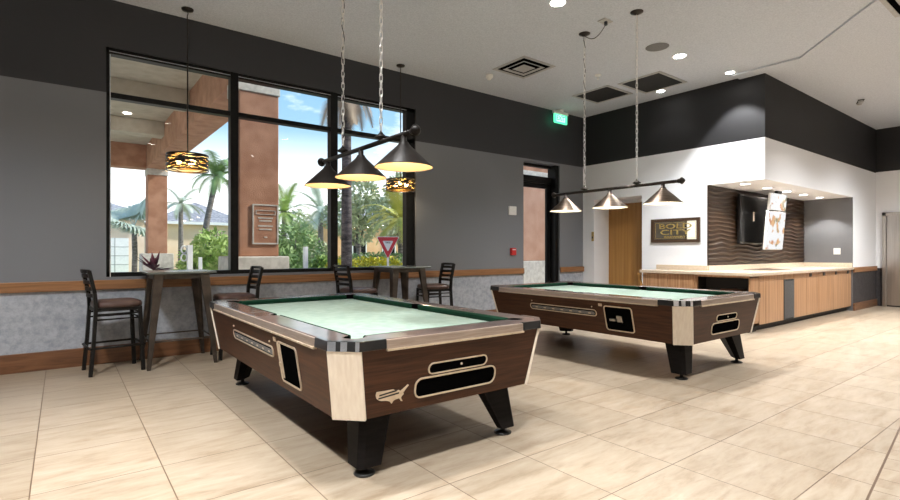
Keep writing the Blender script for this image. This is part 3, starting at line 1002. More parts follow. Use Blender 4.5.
# swag cable of the far lamp runs to a plug in the ceiling
mb = MB()
pa, pb = Vector((-.0, .41, ZC - 2.105 - .03)), Vector((-.10, .0, ZC - 2.105 - .05))
pts = []
for j in range(15):
    f = j / 14
    p = pa.lerp(pb, f); p.z -= .10 * math.sin(PI * f)
    pts.append(p)
mb.tube(pts, .005, 6)
mb.box(-.115, -.085, -.015, .015, ZC - 2.105 - .06, ZC - 2.105 - .012)
mb.build('swag_cable', M['cap_black'], L2)
mb = MB(); mb.box(5.43, 5.59, 3.89, 4.01, ZC - .012, ZC)
tag(mb.build('ceiling_outlet', M['vent'], bevel=.003), 'small outlet plate on the ceiling between the two chain canopies', 'outlet')

# ------------------------------------------------------------------ drum pendants by the window
def pendant(label, x, y, ztop, zbot, rad, seed):
    rnd = random.Random(seed)
    t = thing('drum_pendant', label, 'pendant lamp', (x, y, 0), 0, 'drum pendants by the window')
    mb = MB(); mb.lathe([(.001, -.03), (.02, -.028), (.062, -.02), (.068, -.006), (.068, 0)], (0, 0, ZC - .001), 24); mb.build('canopy', M['dark_bronze'], t)
    mb = MB()
    pts = [(.006 * math.sin(j * 1.9), .006 * math.cos(j * 1.3), ZC - .02 - j * .035) for j in range(19)]
    mb.tube(pts, .006, 6); mb.build('cord', M['dark_bronze'], t)
    mb = MB(); mb.tube([(0, 0, ZC - .67), (0, 0, ztop - .05)], .0085, 8); mb.build('rod', M['dark_bronze'], t)
    h = ztop - zbot
    mb = MB()
    for z in (ztop - .012, zbot + .012):
        mb.lathe([(rad, -.008), (rad + .004, 0), (rad, .008), (rad - .004, 0), (rad, -.008)], (0, 0, z), 36)
    for k in range(4):
        a = PI / 4 + k * PI / 2
        mb.tube([(0, 0, ztop - .05), (rad * math.cos(a), rad * math.sin(a), ztop - .012)], .004, 6)
    for k in range(9):
        zc = zbot + .02 + (h - .04) * (k + .5) / 9
        ph, ph2, am = rnd.uniform(0, 6), rnd.uniform(0, 6), rnd.uniform(.006, .012)
        nn = 48
        gap0 = rnd.randrange(nn)
        wd = rnd.uniform(.007, .012)
        prev = None
        for i in range(nn + 1):
            a = 2 * PI * i / nn
            z = zc + am * math.sin(3 * a + ph) + am * .6 * math.sin(7 * a + ph2)
            rr = rad + .004 * math.sin(5 * a + ph)
            cur = ((rr * math.cos(a), rr * math.sin(a), z - wd), (rr * math.cos(a), rr * math.sin(a), z + wd))
            if prev and ((i - gap0) % 16) > 2:
                q0, q1, q2, q3 = prev[0], cur[0], cur[1], prev[1]
                f = lambda v, s: (v[0] * s, v[1] * s, v[2])
                mb.hexa([f(q0, .985), f(q1, .985), f(q1, 1), f(q0, 1)], [f(q3, .985), f(q2, .985), f(q2, 1), f(q3, 1)])
            prev = cur
    mb.build('drum_cage', M['dark_bronze'], t)
    mb = MB(); mb.lathe([(rad * .93, .015), (rad * .93, h - .015)], (0, 0, zbot), 36); mb.build('amber_liner', M['amber'], t, recalc=False)
    for k in range(3):
        a = k * 2 * PI / 3 + seed
        mb = MB(); mb.ball((rad * .42 * math.cos(a), rad * .42 * math.sin(a), zbot + h * .55), .030, 10, 1.25); mb.build('bulb', M['bulb'], t)
        mb = MB(); mb.tube([(0, 0, ztop - .05), (rad * .42 * math.cos(a), rad * .42 * math.sin(a), zbot + h * .55 + .035)], .010, 8); mb.build('bulb_arm', M['dark_bronze'], t)
    lamp('bulb_light', 'POINT', 9, (0, 0, zbot + h * .3), t, (1, .78, .5), .05)
    return t
am = bpy.data.materials.new('amber_glass')
am.use_nodes = True
t_ = am.node_tree
t_.nodes.clear()
o_ = N(t_, 'ShaderNodeOutputMaterial'); a1 = N(t_, 'ShaderNodeBsdfTransparent'); a1.inputs[0].default_value = (.95, .72, .38, 1)
a2 = N(t_, 'ShaderNodeBsdfTranslucent'); a2.inputs[0].default_value = (.95, .62, .22, 1)
a3 = N(t_, 'ShaderNodeMixShader'); a3.inputs[0].default_value = .15
t_.links.new(a1.outputs[0], a3.inputs[1]); t_.links.new(a2.outputs[0], a3.inputs[2]); t_.links.new(a3.outputs[0], o_.inputs[0])
M['amber'] = am
pendant('drum pendant of dark woven bands hanging in front of the left window pane', 1.212, 6.83, 2.475, 2.27, .232, 1)
pendant('drum pendant of dark woven bands hanging by the right end of the window', 4.255, 6.855, 2.44, 2.255, .232, 4)

# ------------------------------------------------------------------ bar tables and stools
def bar_table(label, x, y, rz=0):
    t = thing('bar_table', label, 'bar table', (x, y, 0), rz, 'metal bar tables under the window')
    mb = MB(); mb.box(-.35, .35, -.35, .35, 1.045, 1.07); mb.build('table_top', M['top_metal'], t, bevel=.006)
    mb = MB()
    for s in (-1, 1):
        mb.box(-.27, .27, s * .272 - .008, s * .272 + .008, .985, 1.045)
        mb.box(s * .272 - .008, s * .272 + .008, -.27, .27, .985, 1.045)
    mb.build('apron', M['gunmetal'], t)
    for sx in (-1, 1):
        for sy in (-1, 1):
            mb = MB()
            tx, ty, bx, by = sx * .285, sy * .285, sx * .358, sy * .358
            def L(X, Y, s_, z):
                q = [(X, Y), (X - sx * s_, Y), (X - sx * s_, Y - sy * s_ * .45), (X - sx * s_ * .45, Y - sy * s_), (X, Y - sy * s_)]
                return [(a, b, z) for a, b in (q if sx * sy > 0 else q[::-1])]
            mb.hexa(L(bx, by, .038, 0), L(tx, ty, .105, 1.045))
            lg = mb.build('leg', M['gunmetal'], t, bevel=.004)
    mb = MB()
    zc, e_ = .30, .325
    for s in (-1, 1):
        mb.tube([(-e_, s * e_, zc), (e_, s * e_, zc)], .009, 8)
        mb.tube([(s * e_, -e_, zc), (s * e_, e_, zc)], .009, 8)
    mb.build('stretcher', M['gunmetal'], t)
    return t
bar_table('metal bar table near the left wall end, below the left drum pendant', 1.09, 6.725)
bar_table('metal bar table below the drum pendant at the right end of the window', 4.14, 6.70)

def make_stool(label):
    t = thing('bar_stool', label, 'bar stool', (0, 0, 0), 0, 'ladder back bar stools')
    # seat cushion
    mb = MB()
    n = 28
    rows = []
    for s, z in ((.93, .700), (.99, .712), (1.0, .735), (.96, .758), (.80, .770), (.45, .776)):
        r_ = []
        for k in range(n):
            a = 2 * PI * k / n
            ca, sa = math.cos(a), math.sin(a)
            e_ = 0.42
            X = .225 * s * math.copysign(abs(ca) ** e_, ca)
            Y = .225 * s * math.copysign(abs(sa) ** e_, sa) * (1.0 + .04 * ca)
            r_.append(mb.bm.verts.new((X + .02, Y, z)))
        rows.append(r_)
    for i in range(len(rows) - 1):
        for k in range(n):
            j = (k + 1) % n
            mb.bm.faces.new((rows[i][k], rows[i][j], rows[i+1][j], rows[i+1][k]))
    mb.bm.faces.new(rows[-1]); mb.bm.faces.new(rows[0][::-1])
    mb.build('seat', M['vinyl'], t, smooth=True)
    mb = MB()
    for s in (-1, 1):
        mb.box(-.20, .225, s * .195 - .012, s * .195 + .012, .665, .702)
    mb.box(.20, .225, -.2, .2, .665, .702); mb.box(-.2, -.175, -.2, .2, .665, .702)
    mb.build('seat_frame', M['iron'], t)
    for s in (-1, 1):
        # rear leg rises into the back post, front leg stops under the seat
        mb = MB()
        P_ = [(-.245, s * .215, 0), (-.215, s * .205, .35), (-.195, s * .20, .70), (-.205, s * .20, .86), (-.255, s * .20, 1.10)]
        for a, b in zip(P_[:-1], P_[1:]):
            mb.bar(a, b, .040, .034, up=(1, 0, 0))
        mb.build('back_leg', M['iron'], t)
        mb = MB(); mb.bar((.235, s * .215, 0), (.205, s * .20, .70), (.038), .038, .038, .038, up=(1, 0, 0)); mb.build('front_leg', M['iron'], t, bevel=.003)
    mb = MB()
    c = [(-.250, -.222, .285), (.245, -.222, .285), (.245, .222, .285), (-.250, .222, .285)]
    for k in range(4):
        mb.tube([c[k], c[(k + 1) % 4]], .012, 8)
    mb.build('foot_ring', M['iron'], t)
    mb = MB()
    for s in (-1, 1):
        for z in (.58, .635):
            mb.tube([(-.20, s * .203, z), (.215, s * .203, z)], .009, 8)
    for z in (.58, .635):
        mb.tube([(.213, -.2, z), (.213, .2, z)], .009, 8)
    mb.build('stretcher', M['iron'], t)
    for k, z in enumerate((.835, .905, .975, 1.045, 1.092)):
        mb = MB()
        x0_ = -.205 - (z - .86) * .208 if z > .86 else -.204
        hh = .019 if k < 4 else .017
        nn = 10
        lo_, hi_ = [], []
        pts = []
        for i in range(nn + 1):
            yy = -.20 + .40 * i / nn
            xx = x0_ - .040 * math.cos(PI * (i / nn - .5))
            pts.append((xx, yy))
        for i in range(nn):
            (xa, ya), (xb, yb) = pts[i], pts[i + 1]
            mb.hexa([(xa - .006, ya, z - hh), (xa + .006, ya, z - hh), (xb + .006, yb, z - hh), (xb - .006, yb, z - hh)],
                    [(xa - .006, ya, z + hh), (xa + .006, ya, z + hh), (xb + .006, yb, z + hh), (xb - .006, yb, z + hh)])
        bmesh.ops.remove_doubles(mb.bm, verts=mb.bm.verts[:], dist=1e-5)
        mb.build('back_slat', M['iron'], t)
    return t
stool = make_stool('bar stool at the far left, pulled out to the left of its bar table')
stool.location = (.455, 6.67, 0)
stool.rotation_euler.z = R(6)
for lb, x, y, a in (('bar stool under the window, facing left towards the left bar table', 1.735, 6.68, 180),
                    ('bar stool in front of the window, left of the right bar table', 3.40, 6.68, 2),
                    ('bar stool against the plain grey wall, right of the right bar table', 4.80, 6.70, 170)):
    c = copy_tree(stool)
    c.location = (x, y, 0)
    c.rotation_euler.z = R(a)
    c['label'] = lb

# ------------------------------------------------------------------ ceiling fittings
def downlight(label, x, y, z=ZC, r=.085, power=DOWNLIGHT_W, cone=92, mat='lens', group='recessed ceiling downlights', blend=1.0, color=(1, 1, 1)):
    t = thing('ceiling_downlight', label, 'ceiling light', (x, y, z), 0, group)
    mb = MB(); mb.lathe([(r, -.001), (r * 1.03, -.007), (r * 1.22, -.006), (r * 1.25, -.001)], n=28); mb.build('trim_ring', M['white_plastic'], t)
    mb = MB(); mb.lathe([(.001, -.004), (r, -.004)], n=28); mb.build('lens', M[mat], t)
    lamp('light_source', 'SPOT', power, (0, 0, -.03), t, color, .05 if r < .08 else .16, cone, blend)
    return t
downlight('lit downlight cut off by the top edge, nearest of the bright ones', 4.66, 4.0)
downlight('bright lit downlight right of the round ceiling speaker', 7.39, 3.98, power=DOWNLIGHT_W * 1.7, cone=130)
for x, y in ((1.15, 2.9), (-.76, 4.0), (1.95, 1.2), (4.66, 1.2), (7.39, 1.2), (10.1, 1.2), (-.76, 1.2), (12.8, 1.2), (1.95, -1.6), (4.66, -1.6), (7.39, -1.6), (-.76, -1.6)):  # unseen lamps added as main fill; the first shapes the near table's shadow
    downlight('downlight added out of view to fill the room with light', x, y, power=DOWNLIGHT_W * (2.3 if x > 9 else 1.7 if x < 0 else 1.0), cone=(135 if x > 9 or x < 0 else 92), z=ZC if not (x > 7 and y < 1.5 or y < -1 and x > 4.6) else 4.21)
downlight('small lit downlight near the end of the dark bulkhead corner', 8.73, 3.84, r=.065, power=120, cone=85, group='small wall wash downlights', blend=.25)
downlight('small lit downlight behind the right dark ceiling grille', 8.73, 5.06, r=.065, power=4, cone=95, group='small wall wash downlights', blend=.25)
for k, x in enumerate((9.50, 10.44, 11.37, 12.25, 13.2)):
    downlight('downlight in the white soffit over the counter, %s' % ('first from the left', 'second from the left', 'above the tilted display', 'fourth from the left', 'nearest the grey end wall')[k], x, 3.93, 2.48, .075, 60, 105, 'lens_soft', 'downlights over the counter', .35, (1, .97, .93))
# square diffusers and dark grilles
def diffuser(label, x, y, z, h=.355):
    t = thing('air_diffuser', label, 'vent', (x, y, z), 0, 'square ceiling diffusers')
    def sq(s):
        return [(-s, -s), (s, -s), (s, s), (-s, s)]
    mb = MB(); mb.plate(sq(h), sq(h * .86), -.012, -.001); mb.build('frame', M['vent'], t)
    mb = MB(); mb.box(-h * .88, h * .88, -h * .88, h * .88, -.003, -.001); mb.build('duct_opening', M['hole'], t)
    for s in (.66, .36):
        mb = MB()
        lo_, hi_ = sq(h * s), sq(h * (s - .12))
        for i in range(4):
            j = (i + 1) % 4
            mb.hexa([(*lo_[i], -.022), (*lo_[j], -.022), (*hi_[j], -.010), (*hi_[i], -.010)], [(*lo_[i], -.018), (*lo_[j], -.018), (*hi_[j], -.006), (*hi_[i], -.006)])
        if s < .5:
            mb.box(-h * .26, h * .26, -h * .26, h * .26, -.012, -.008)
        mb.build('louvre', M['vent'], t)
    return t
diffuser('square air diffuser with stepped louvres on the ceiling left of centre', 5.87, 5.74, ZC)
diffuser('square air diffuser cut off at the top right corner', 7.86, 1.30, 4.21)
def grille(label, x, y, hx, hy):
    t = thing('return_grille', label, 'vent', (x, y, ZC), 0, 'dark ceiling return grilles')
    mb = MB(); mb.plate([(-hx, -hy), (hx, -hy), (hx, hy), (-hx, hy)], [(-hx + .05, -hy + .05), (hx - .05, -hy + .05), (hx - .05, hy - .05), (-hx + .05, hy - .05)], -.012, -.001); mb.build('frame', M['vent'], t)
    mb = MB(); mb.box(-hx + .05, hx - .05, -hy + .05, hy - .05, -.006, -.001)
    for k in range(20):
        yy = -hy + .06 + (2 * hy - .12) * (k + .5) / 20
        mb.box(-hx + .05, hx - .05, yy - .004, yy + .004, -.011, -.006)
    mb.build('mesh', M['vent_dark'], t)
grille('dark square return grille nearer the exit sign', 8.05, 5.84, .39, .40)
grille('dark square return grille nearer the round speaker', 8.18, 4.90, .44, .40)
mb = MB(); mb.lathe([(.001, -.006), (.14, -.005), (.155, -.003), (.16, -.001)], (6.81, 4.0, ZC), 32)
tag(mb.build('ceiling_speaker', M['speaker']), 'round grey speaker cover set in the ceiling', 'speaker')
t = thing('smoke_detector', 'white domed detector on the ceiling left of the square diffuser', 'detector', (5.66, 6.33, ZC))
mb = MB(); mb.lathe([(.001, -.085), (.03, -.08), (.045, -.05), (.06, -.045), (.062, -.002)], n=20); mb.build('housing', M['white_plastic'], t)
t = thing('fire_sprinkler', 'small white sprinkler head on the ceiling behind the lamp chains', 'sprinkler', (7.1, 5.23, ZC))
mb = MB(); mb.lathe([(.001, -.02), (.05, -.016), (.055, -.001)], n=18); mb.build('plate', M['white_plastic'], t)
mb = MB(); mb.lathe([(.001, -.075), (.02, -.073), (.02, -.068), (.008, -.065), (.008, -.018)], n=12); mb.build('sprinkler_head', M['white_plastic'], t)
t = thing('twin_spotlight', 'twin spotlight unit on the dark ceiling at the right', 'ceiling light', (12.31, 3.0, 4.21), R(20))
mb = MB(); mb.box(-.16, .16, -.05, .05, -.014, -.001); mb.build('base', M['vent_dark'], t, bevel=.004)
for s in (-1, 1):
    mb = MB(); mb.lathe([(.001, -.05), (.035, -.05), (.04, -.045), (.04, -.014)], (s * .09, 0, 0), 14); h_ = mb.build('lamp_head', M['vent'], t)

# exit sign: white canopy, green edge-lit panel
t = thing('exit_sign', 'green lit EXIT sign hanging from the ceiling by the corner', 'exit sign', (8.22, 6.985, 0))
mb = MB(); mb.box(-.06, .06, -.05, .05, 4.20, ZC - .001); mb.build('mount', M['white_plastic'], t, bevel=.004)
mb = MB(); mb.box(-.225, .225, -.03, .03, 4.135, 4.20); mb.build('housing', M['white_plastic'], t, bevel=.008)
gp_ = base('lit_green_panel', (.1, .7, .4), .3, emis=(.10, .85, .42), estr=.85)
gl_ = base('lit_pale_field', (.6, .9, .8), .3, emis=(.55, .95, .80), estr=.9)
gt_ = base('lit_green_letters', (.02, .45, .2), .3, emis=(.01, .50, .22), estr=.8)
mb = MB(); mb.slab(rrect(-.205, .205, 3.945, 4.14, .025), lambda u, v, d_: (u, d_, v), -.008, .008); pn = mb.build('panel', gp_, t)
mb = MB(); mb.slab(rrect(-.13, .13, 3.985, 4.115, .01), lambda u, v, d_: (u, -d_, v), .008, .0095); mb.build('panel_field', gl_, pn)
text_mesh('exit_lettering', 'EXIT', gt_, pn, Matrix.Translation((0, -.0105, 4.05)) @ Matrix.Rotation(R(90), 4, 'X'), .13, .95, .004, .001)

# ------------------------------------------------------------------ small fittings on the walls
def wall_plate(name, label, cat, mat, fn):
    return
t = thing('thermostat', 'white square control plate on the grey wall left of the glass door', 'thermostat', (6.955, WY, 2.09))
mb = MB(); mb.box(-.10, .10, -.03, 0, -.085, .085); mb.build('cover', M['white_plastic'], t, bevel=.008)
mb = MB(); mb.box(-.05, .05, -.034, -.03, -.03, .04); mb.build('face_plate', M['white_plastic'], t, bevel=.002)
t = thing('fire_alarm_pull', 'small red fire alarm pull box on the grey wall', 'fire alarm', (6.965, WY, 1.295))
mb = MB(); mb.box(-.065, .065, -.05, 0, -.07, .07); mb.build('housing', M['red'], t, bevel=.008)
mb = MB(); mb.box(-.045, .045, -.062, -.05, -.03, .01); mb.build('pull_handle', M['red'], t, bevel=.004)
mb = MB(); mb.box(-.04, .04, -.053, -.05, .03, .045); mb.build('mark', M['white_plastic'], t)
t = thing('light_switch', 'white switch plate on the grey end wall above the counter', 'switch', (XE, 3.757, 1.30))
mb = MB(); mb.box(-.008, 0, -.065, .065, -.07, .07); mb.build('plate', M['white_plastic'], t, bevel=.003)
mb = MB(); mb.box(-.014, -.008, -.015, .015, -.03, .03); mb.build('rocker', M['white_plastic'], t)
t = thing('brass_plate', 'small brass plate on the white wall edge beside the oak door', 'wall plate', (XB, 6.86, 1.62))
mb = MB(); mb.box(-.008, 0, -.03, .03, -.10, .10); mb.build('plate', M['gold'], t, bevel=.002)
mb = MB(); mb.box(-.014, -.008, -.012, .012, -.045, .0); mb.build('slot', M['ink'], t)

# framed mirror sign
t = thing('mirror_sign', 'brown framed mirror sign with gold lettering BOLD CITY', 'sign', (XB, 5.0, 1.69), 0)
fm = lambda u, v, d_: (-d_ - .0, -u, v)
mb = MB(); mb.ring(rrect(-.475, .475, -.225, .225, .004, 1), rrect(-.415, .415, -.168, .168, .004, 1), fm, 0, .035); mb.slab(rrect(-.47, .47, -.22, .22, .004, 1), fm, .001, .012); mb.build('frame', M['frame_brown'], t)
mb = MB(); mb.slab(rrect(-.415, .415, -.168, .168, .004, 1), fm, .012, .016); mr = mb.build('mirror', M['mirror'], t)
mb = MB(); mb.ring(rrect(-.395, .395, -.150, .150, .004, 1), rrect(-.388, .388, -.143, .143, .004, 1), fm, .016, .017); mb.build('border_line', M['gold'], mr)
MX = Matrix(((0, 0, -1, -.018), (-1, 0, 0, 0), (0, 1, 0, 0), (0, 0, 0, 1)))
def sign_text(txt, v, size, sx, bold, mat=None):
    text_mesh('lettering', txt, mat or M['gold'], mr, MX @ Matrix.Translation((0, v, 0)), size, sx, bold, .001)
sign_text('BOLD', .076, .128, 1.95, .002)
sign_text('CITY', -.036, .128, 2.15, .002)
sign_text('BREWERY', -.122, .052, 1.9, .001)

# television flat on the wave panel and the tilted display hung in front of it
t = thing('television', 'large black television flat on the wave panel behind the counter', 'television', (10.85, YN - .03, 1.92))
mb = MB(); mb.box(-.66, .66, -.075, -.025, -.47, .47); mb.build('case', M['cap_black'], t, bevel=.006)
mb = MB(); mb.box(-.64, .64, -.078, -.075, -.45, .45); mb.build('screen', M['screen_black'], t)
mb = MB(); mb.box(-.2, .2, -.025, .012, -.15, .15); mb.build('wall_bracket', M['cap_black'], t)
mb = MB(); mb.box(-.09, -.07, -.092, -.078, -.03, .15); mb.build('tag_strip', M['bezel'], t)
def screen_mat(name, seed, cut):
    mt = base(name, (.02, .02, .02), .25)
    tt = mt.node_tree
    p = tt.nodes['Principled BSDF']
    s = N(tt, 'ShaderNodeTexCoord')
    mp_ = N(tt, 'ShaderNodeMapping')
    mp_.inputs['Location'].default_value = (seed, seed * 2, 0)
    tt.links.new(s.outputs['Object'], mp_.inputs[0])
    n1 = N(tt, 'ShaderNodeTexNoise'); n1.inputs['Scale'].default_value = 4.2; n1.inputs['Detail'].default_value = 3
    n2 = N(tt, 'ShaderNodeTexNoise'); n2.inputs['Scale'].default_value = 7.5; n2.inputs['Detail'].default_value = 4
    tt.links.new(mp_.outputs[0], n1.inputs['Vector']); tt.links.new(mp_.outputs[0], n2.inputs['Vector'])
    r1 = N(tt, 'ShaderNodeValToRGB')
    q = r1.color_ramp.elements
    q[0].position = .36; q[0].color = (.16, .20, .10, 1)
    q[1].position = .64; q[1].color = (.55, .18, .05, 1)
    k = q.new(.5); k.color = (.85, .50, .22, 1)
    tt.links.new(n2.outputs['Fac'], r1.inputs[0])
    th_ = N(tt, 'ShaderNodeValToRGB')
    th_.color_ramp.elements[0].position = cut; th_.color_ramp.elements[1].position = cut + .05
    tt.links.new(n1.outputs['Fac'], th_.inputs[0])
    c = mix_col(tt, th_.outputs[0], (.93, .95, .97), r1.outputs[0])
    tt.links.new(c, p.inputs['Emission Color'])
    p.inputs['Emission Strength'].default_value = .5
    return mt
t = thing('hanging_display', 'slim lit display with a colourful picture hanging tilted over the counter', 'display', (11.2, 4.02, 2.48))
t.rotation_euler = (R(5), 0, 0)
mb = MB(); mb.box(-.43, .43, -.02, .02, -1.15, -.40); cs = mb.build('lower_panel', M['white_plastic'], t, bevel=.006)
mb = MB(); mb.box(-.415, .415, -.0225, -.02, -1.14, -.41); mb.build('screen', screen_mat('lit_picture_screen', 3.1, .53), cs)
mb = MB(); mb.box(-.40, .40, -.02, .02, -.38, -.05); cs = mb.build('upper_panel', M['white_plastic'], t, bevel=.006)
mb = MB(); mb.box(-.39, .39, -.0225, -.02, -.37, -.055); mb.build('screen', screen_mat('lit_picture_screen_upper', 7.7, .50), cs)
mb = MB(); mb.box(-.06, .06, -.012, .012, -.4, -.38); mb.build('joining_bracket', M['vent_dark'], t)
mb = MB(); mb.box(-.1, .1, -.03, .03, -.05, .02); mb.build('hanger', M['vent_dark'], t)

# ------------------------------------------------------------------ counter
def cabinet(label, x0, x1, y0, y1):
    return thing('base_cabinet', label, 'cabinet', ((x0 + x1) / 2, (y0 + y1) / 2, 0), 0, 'base cabinets of the counter')
ZT = .902
YC = 3.50
# left run along the white wall
c = cabinet('plank fronted cabinet end of the counter, under the mirror sign', 8.64, 9.125, 4.38, 5.36)
mb = MB(); mb.box(-.235, .2425, -.49, .49, .10, ZT); mb.build('body', M['zebra'], c)
for k in range(2):
    mb = MB(); mb.box(-.257, -.236, -.488 + k * .49, -.004 + k * .49, .11, ZT - .004); mb.build('door', M['zebra'], c, bevel=.002)
mb = MB(); mb.box(-.18, .2425, -.49, .49, 0, .10); mb.build('toe_kick', M['toe'], c)
mb = MB(); mb.bar((-.215, .50, .55), (-.225, .60, .895), .04, .03); mb.build('angled_brace', M['oak'], c)
# open shelf unit at the corner
c = cabinet('open shelf unit with dark inside at the counter corner', 8.64, 8.97, 3.5, 4.378)
w_, d_ = .165, .439
mb = MB()
mb.box(-w_, w_, -d_, -d_ + .02, .10, ZT); mb.box(-w_, w_, d_ - .03, d_, .10, ZT)
mb.box(w_ - .012, w_, -d_, d_, .10, ZT); mb.box(-w_, w_, -d_, d_, .10, .14); mb.box(-w_, w_, -d_, d_, .87, ZT)
mb.build('carcass', [M['zebra']], c)
mb = MB(); mb.box(-w_ + .05, w_ - .013, -d_ + .021, d_ - .031, .141, .869)
bmesh.ops.delete(mb.bm, geom=[f for f in mb.bm.faces if f.calc_center_median().x < -w_ + .06], context='FACES_ONLY')
mb.build('dark_lining', M['toe'], c, recalc=False)
mb = MB(); mb.box(-w_ + .03, w_ - .014, -d_ + .022, d_ - .032, .50, .52); mb.build('shelf', M['zebra'], c)
mb = MB(); mb.box(-w_ + .05, w_, -d_ + .04, d_, 0, .10); mb.build('toe_kick', M['toe'], c)
mb = MB(); mb.box(8.74, 8.92, 3.66, 4.0, .521, .68)
tag(mb.build('storage_box', M['walnut'], bevel=.004), 'brown box on the shelf of the open corner unit', 'box')
# front run
def front(label, x0, x1, doors, pulls=(), grille_=False):
    c = cabinet(label, x0, x1, YC, 4.375)
    hw = (x1 - x0) / 2
    xc = (x0 + x1) / 2
    yc = (YC + 4.375) / 2
    f = YC - yc
    mb = MB(); mb.box(-hw + .002, hw - .002, f + .02, 4.375 - yc, .10, ZT); mb.build('body', M['zebra'], c)
    mb = MB(); mb.box(-hw + .002, hw - .002, f + .09, 4.375 - yc, 0, .10); mb.build('toe_kick', M['toe'], c)
    e_ = [-hw] + [d_ - xc for d_ in doors] + [hw]
    for a, b in zip(e_[:-1], e_[1:]):
        if grille_:
            break
        mb = MB(); mb.box(a + .004, b - .004, f, f + .02, .105, .805); mb.build('door', M['zebra'], c, bevel=.002)
    mb = MB(); mb.box(-hw + .004, hw - .004, f, f + .02, .815, ZT - .003); dr = mb.build('drawer_front', M['zebra'], c, bevel=.002)
    for p in pulls:
        mb = MB(); mb.box(p - xc - .055, p - xc + .055, f - .012, f + .001, .822, .885); mb.build('pull', M['cap_black'], dr, bevel=.003)
    if grille_:
        mb = MB(); mb.box(-hw + .003, hw - .003, f - .006, f + .02, .105, .805); g = mb.build('grille_panel', M['vent_dark'], c)
        mb = MB()
        for k in range(9):
            x = -hw + .03 + (2 * hw - .06) * (k + .5) / 9
            mb.box(x - .008, x + .008, f - .014, f - .006, .13, .78)
        for a in (-hw + .003, hw - .02):
            mb.box(a, a + .017, f - .014, f - .006, .105, .805)
        mb.build('grille_slats', M['speaker'], g)
front('single door cabinet between the open shelf unit and the louvred grille', 8.975, 9.985, (9.24,))
front('narrow cabinet with a dark louvred grille in its front', 9.99, 10.43, (), grille_=True)
front('plain cabinet just right of the louvred grille', 10.435, 11.71, (11.05,), (11.26,))
front('cabinet at the end of the counter beside the dark wallpaper', 11.715, 13.71, (12.38, 13.05), (11.99, 12.70, 13.47))
t = thing('countertop', 'beige L shaped worktop with a low upstand along the walls', 'worktop', (0, 0, 0))
mb = MB(); mb.prism([(8.585, 5.40), (8.585, 3.445), (XE - .004, 3.445), (XE - .004, YN - .025), (9.125, YN - .025), (9.125, 5.40)], ZT + .001, .955); mb.build('slab', M['counter'], t, bevel=.006)
mb = MB(); mb.box(9.105, 9.126, YN - .02, 5.37, .955, 1.045); mb.box(9.126, XE - .004, YN - .032, YN - .013, .955, 1.045); mb.box(XE - .024, XE - .004, 3.48, YN - .032, .955, 1.045)
mb.build('upstand', M['counter'], t, bevel=.003)
mb = MB(); mb.box(10.1, 11.0, 3.72, 4.20, .9555, .962)
t2 = tag(mb.build('inset_plate', M['frame_brown'], bevel=.003), 'dark flat inset plate in the worktop below the display', 'inset plate')

# ------------------------------------------------------------------ garden
def quad_leaf(bm, c, d, n, l, w_):
    d = d.normalized()
    s = d.cross(n)
    if s.length < 1e-4:
        return
    s.normalize()
    v = [bm.verts.new(p) for p in (c - d * l * .5, c + s * w_ * .5, c + d * l * .5, c - s * w_ * .5)]
    bm.faces.new(v)
def rand_dir(r):
    while True:
        v = Vector((r.uniform(-1, 1), r.uniform(-1, 1), r.uniform(-1, 1)))
        if .05 < v.length < 1:
            return v.normalized()
def foliage(name, mat, parent, clumps, n, l, w_, seed):
    r = random.Random(seed)
    mb = MB()
    tot = sum(c[3] * c[3] for c in clumps)
    for cx, cy, cz, rad, sz in clumps:
        for _ in range(max(30, int(n * rad * rad / tot))):
            d = rand_dir(r)
            rr = rad * r.uniform(.45, 1.0) ** .6
            c = Vector((cx + d.x * rr, cy + d.y * rr, cz + d.z * rr * sz))
            if c.z < .02:
                continue
            k = r.uniform(.6, 1.25)
            quad_leaf(mb.bm, c, (d + rand_dir(r) * .9), rand_dir(r), l * k, w_ * k)
    return mb.build(name, mat, parent, recalc=False)
def shrub(name, label, cat, x, y, clumps, mat, n, l, w_, seed, group):
    t = thing(name, label, cat, (x, y, -.03), 0, group)
    foliage('foliage', mat, t, clumps, n, l, w_, seed)
    mb = MB()
    r = random.Random(seed)
    for k in range(5):
        c = clumps[k % len(clumps)]
        mb.tube([(c[0] * .4, c[1] * .4, 0), (c[0] + r.uniform(-.1, .1), c[1], c[2])], .018, 5)
    mb.build('stem', M['bark'], t)
    return t
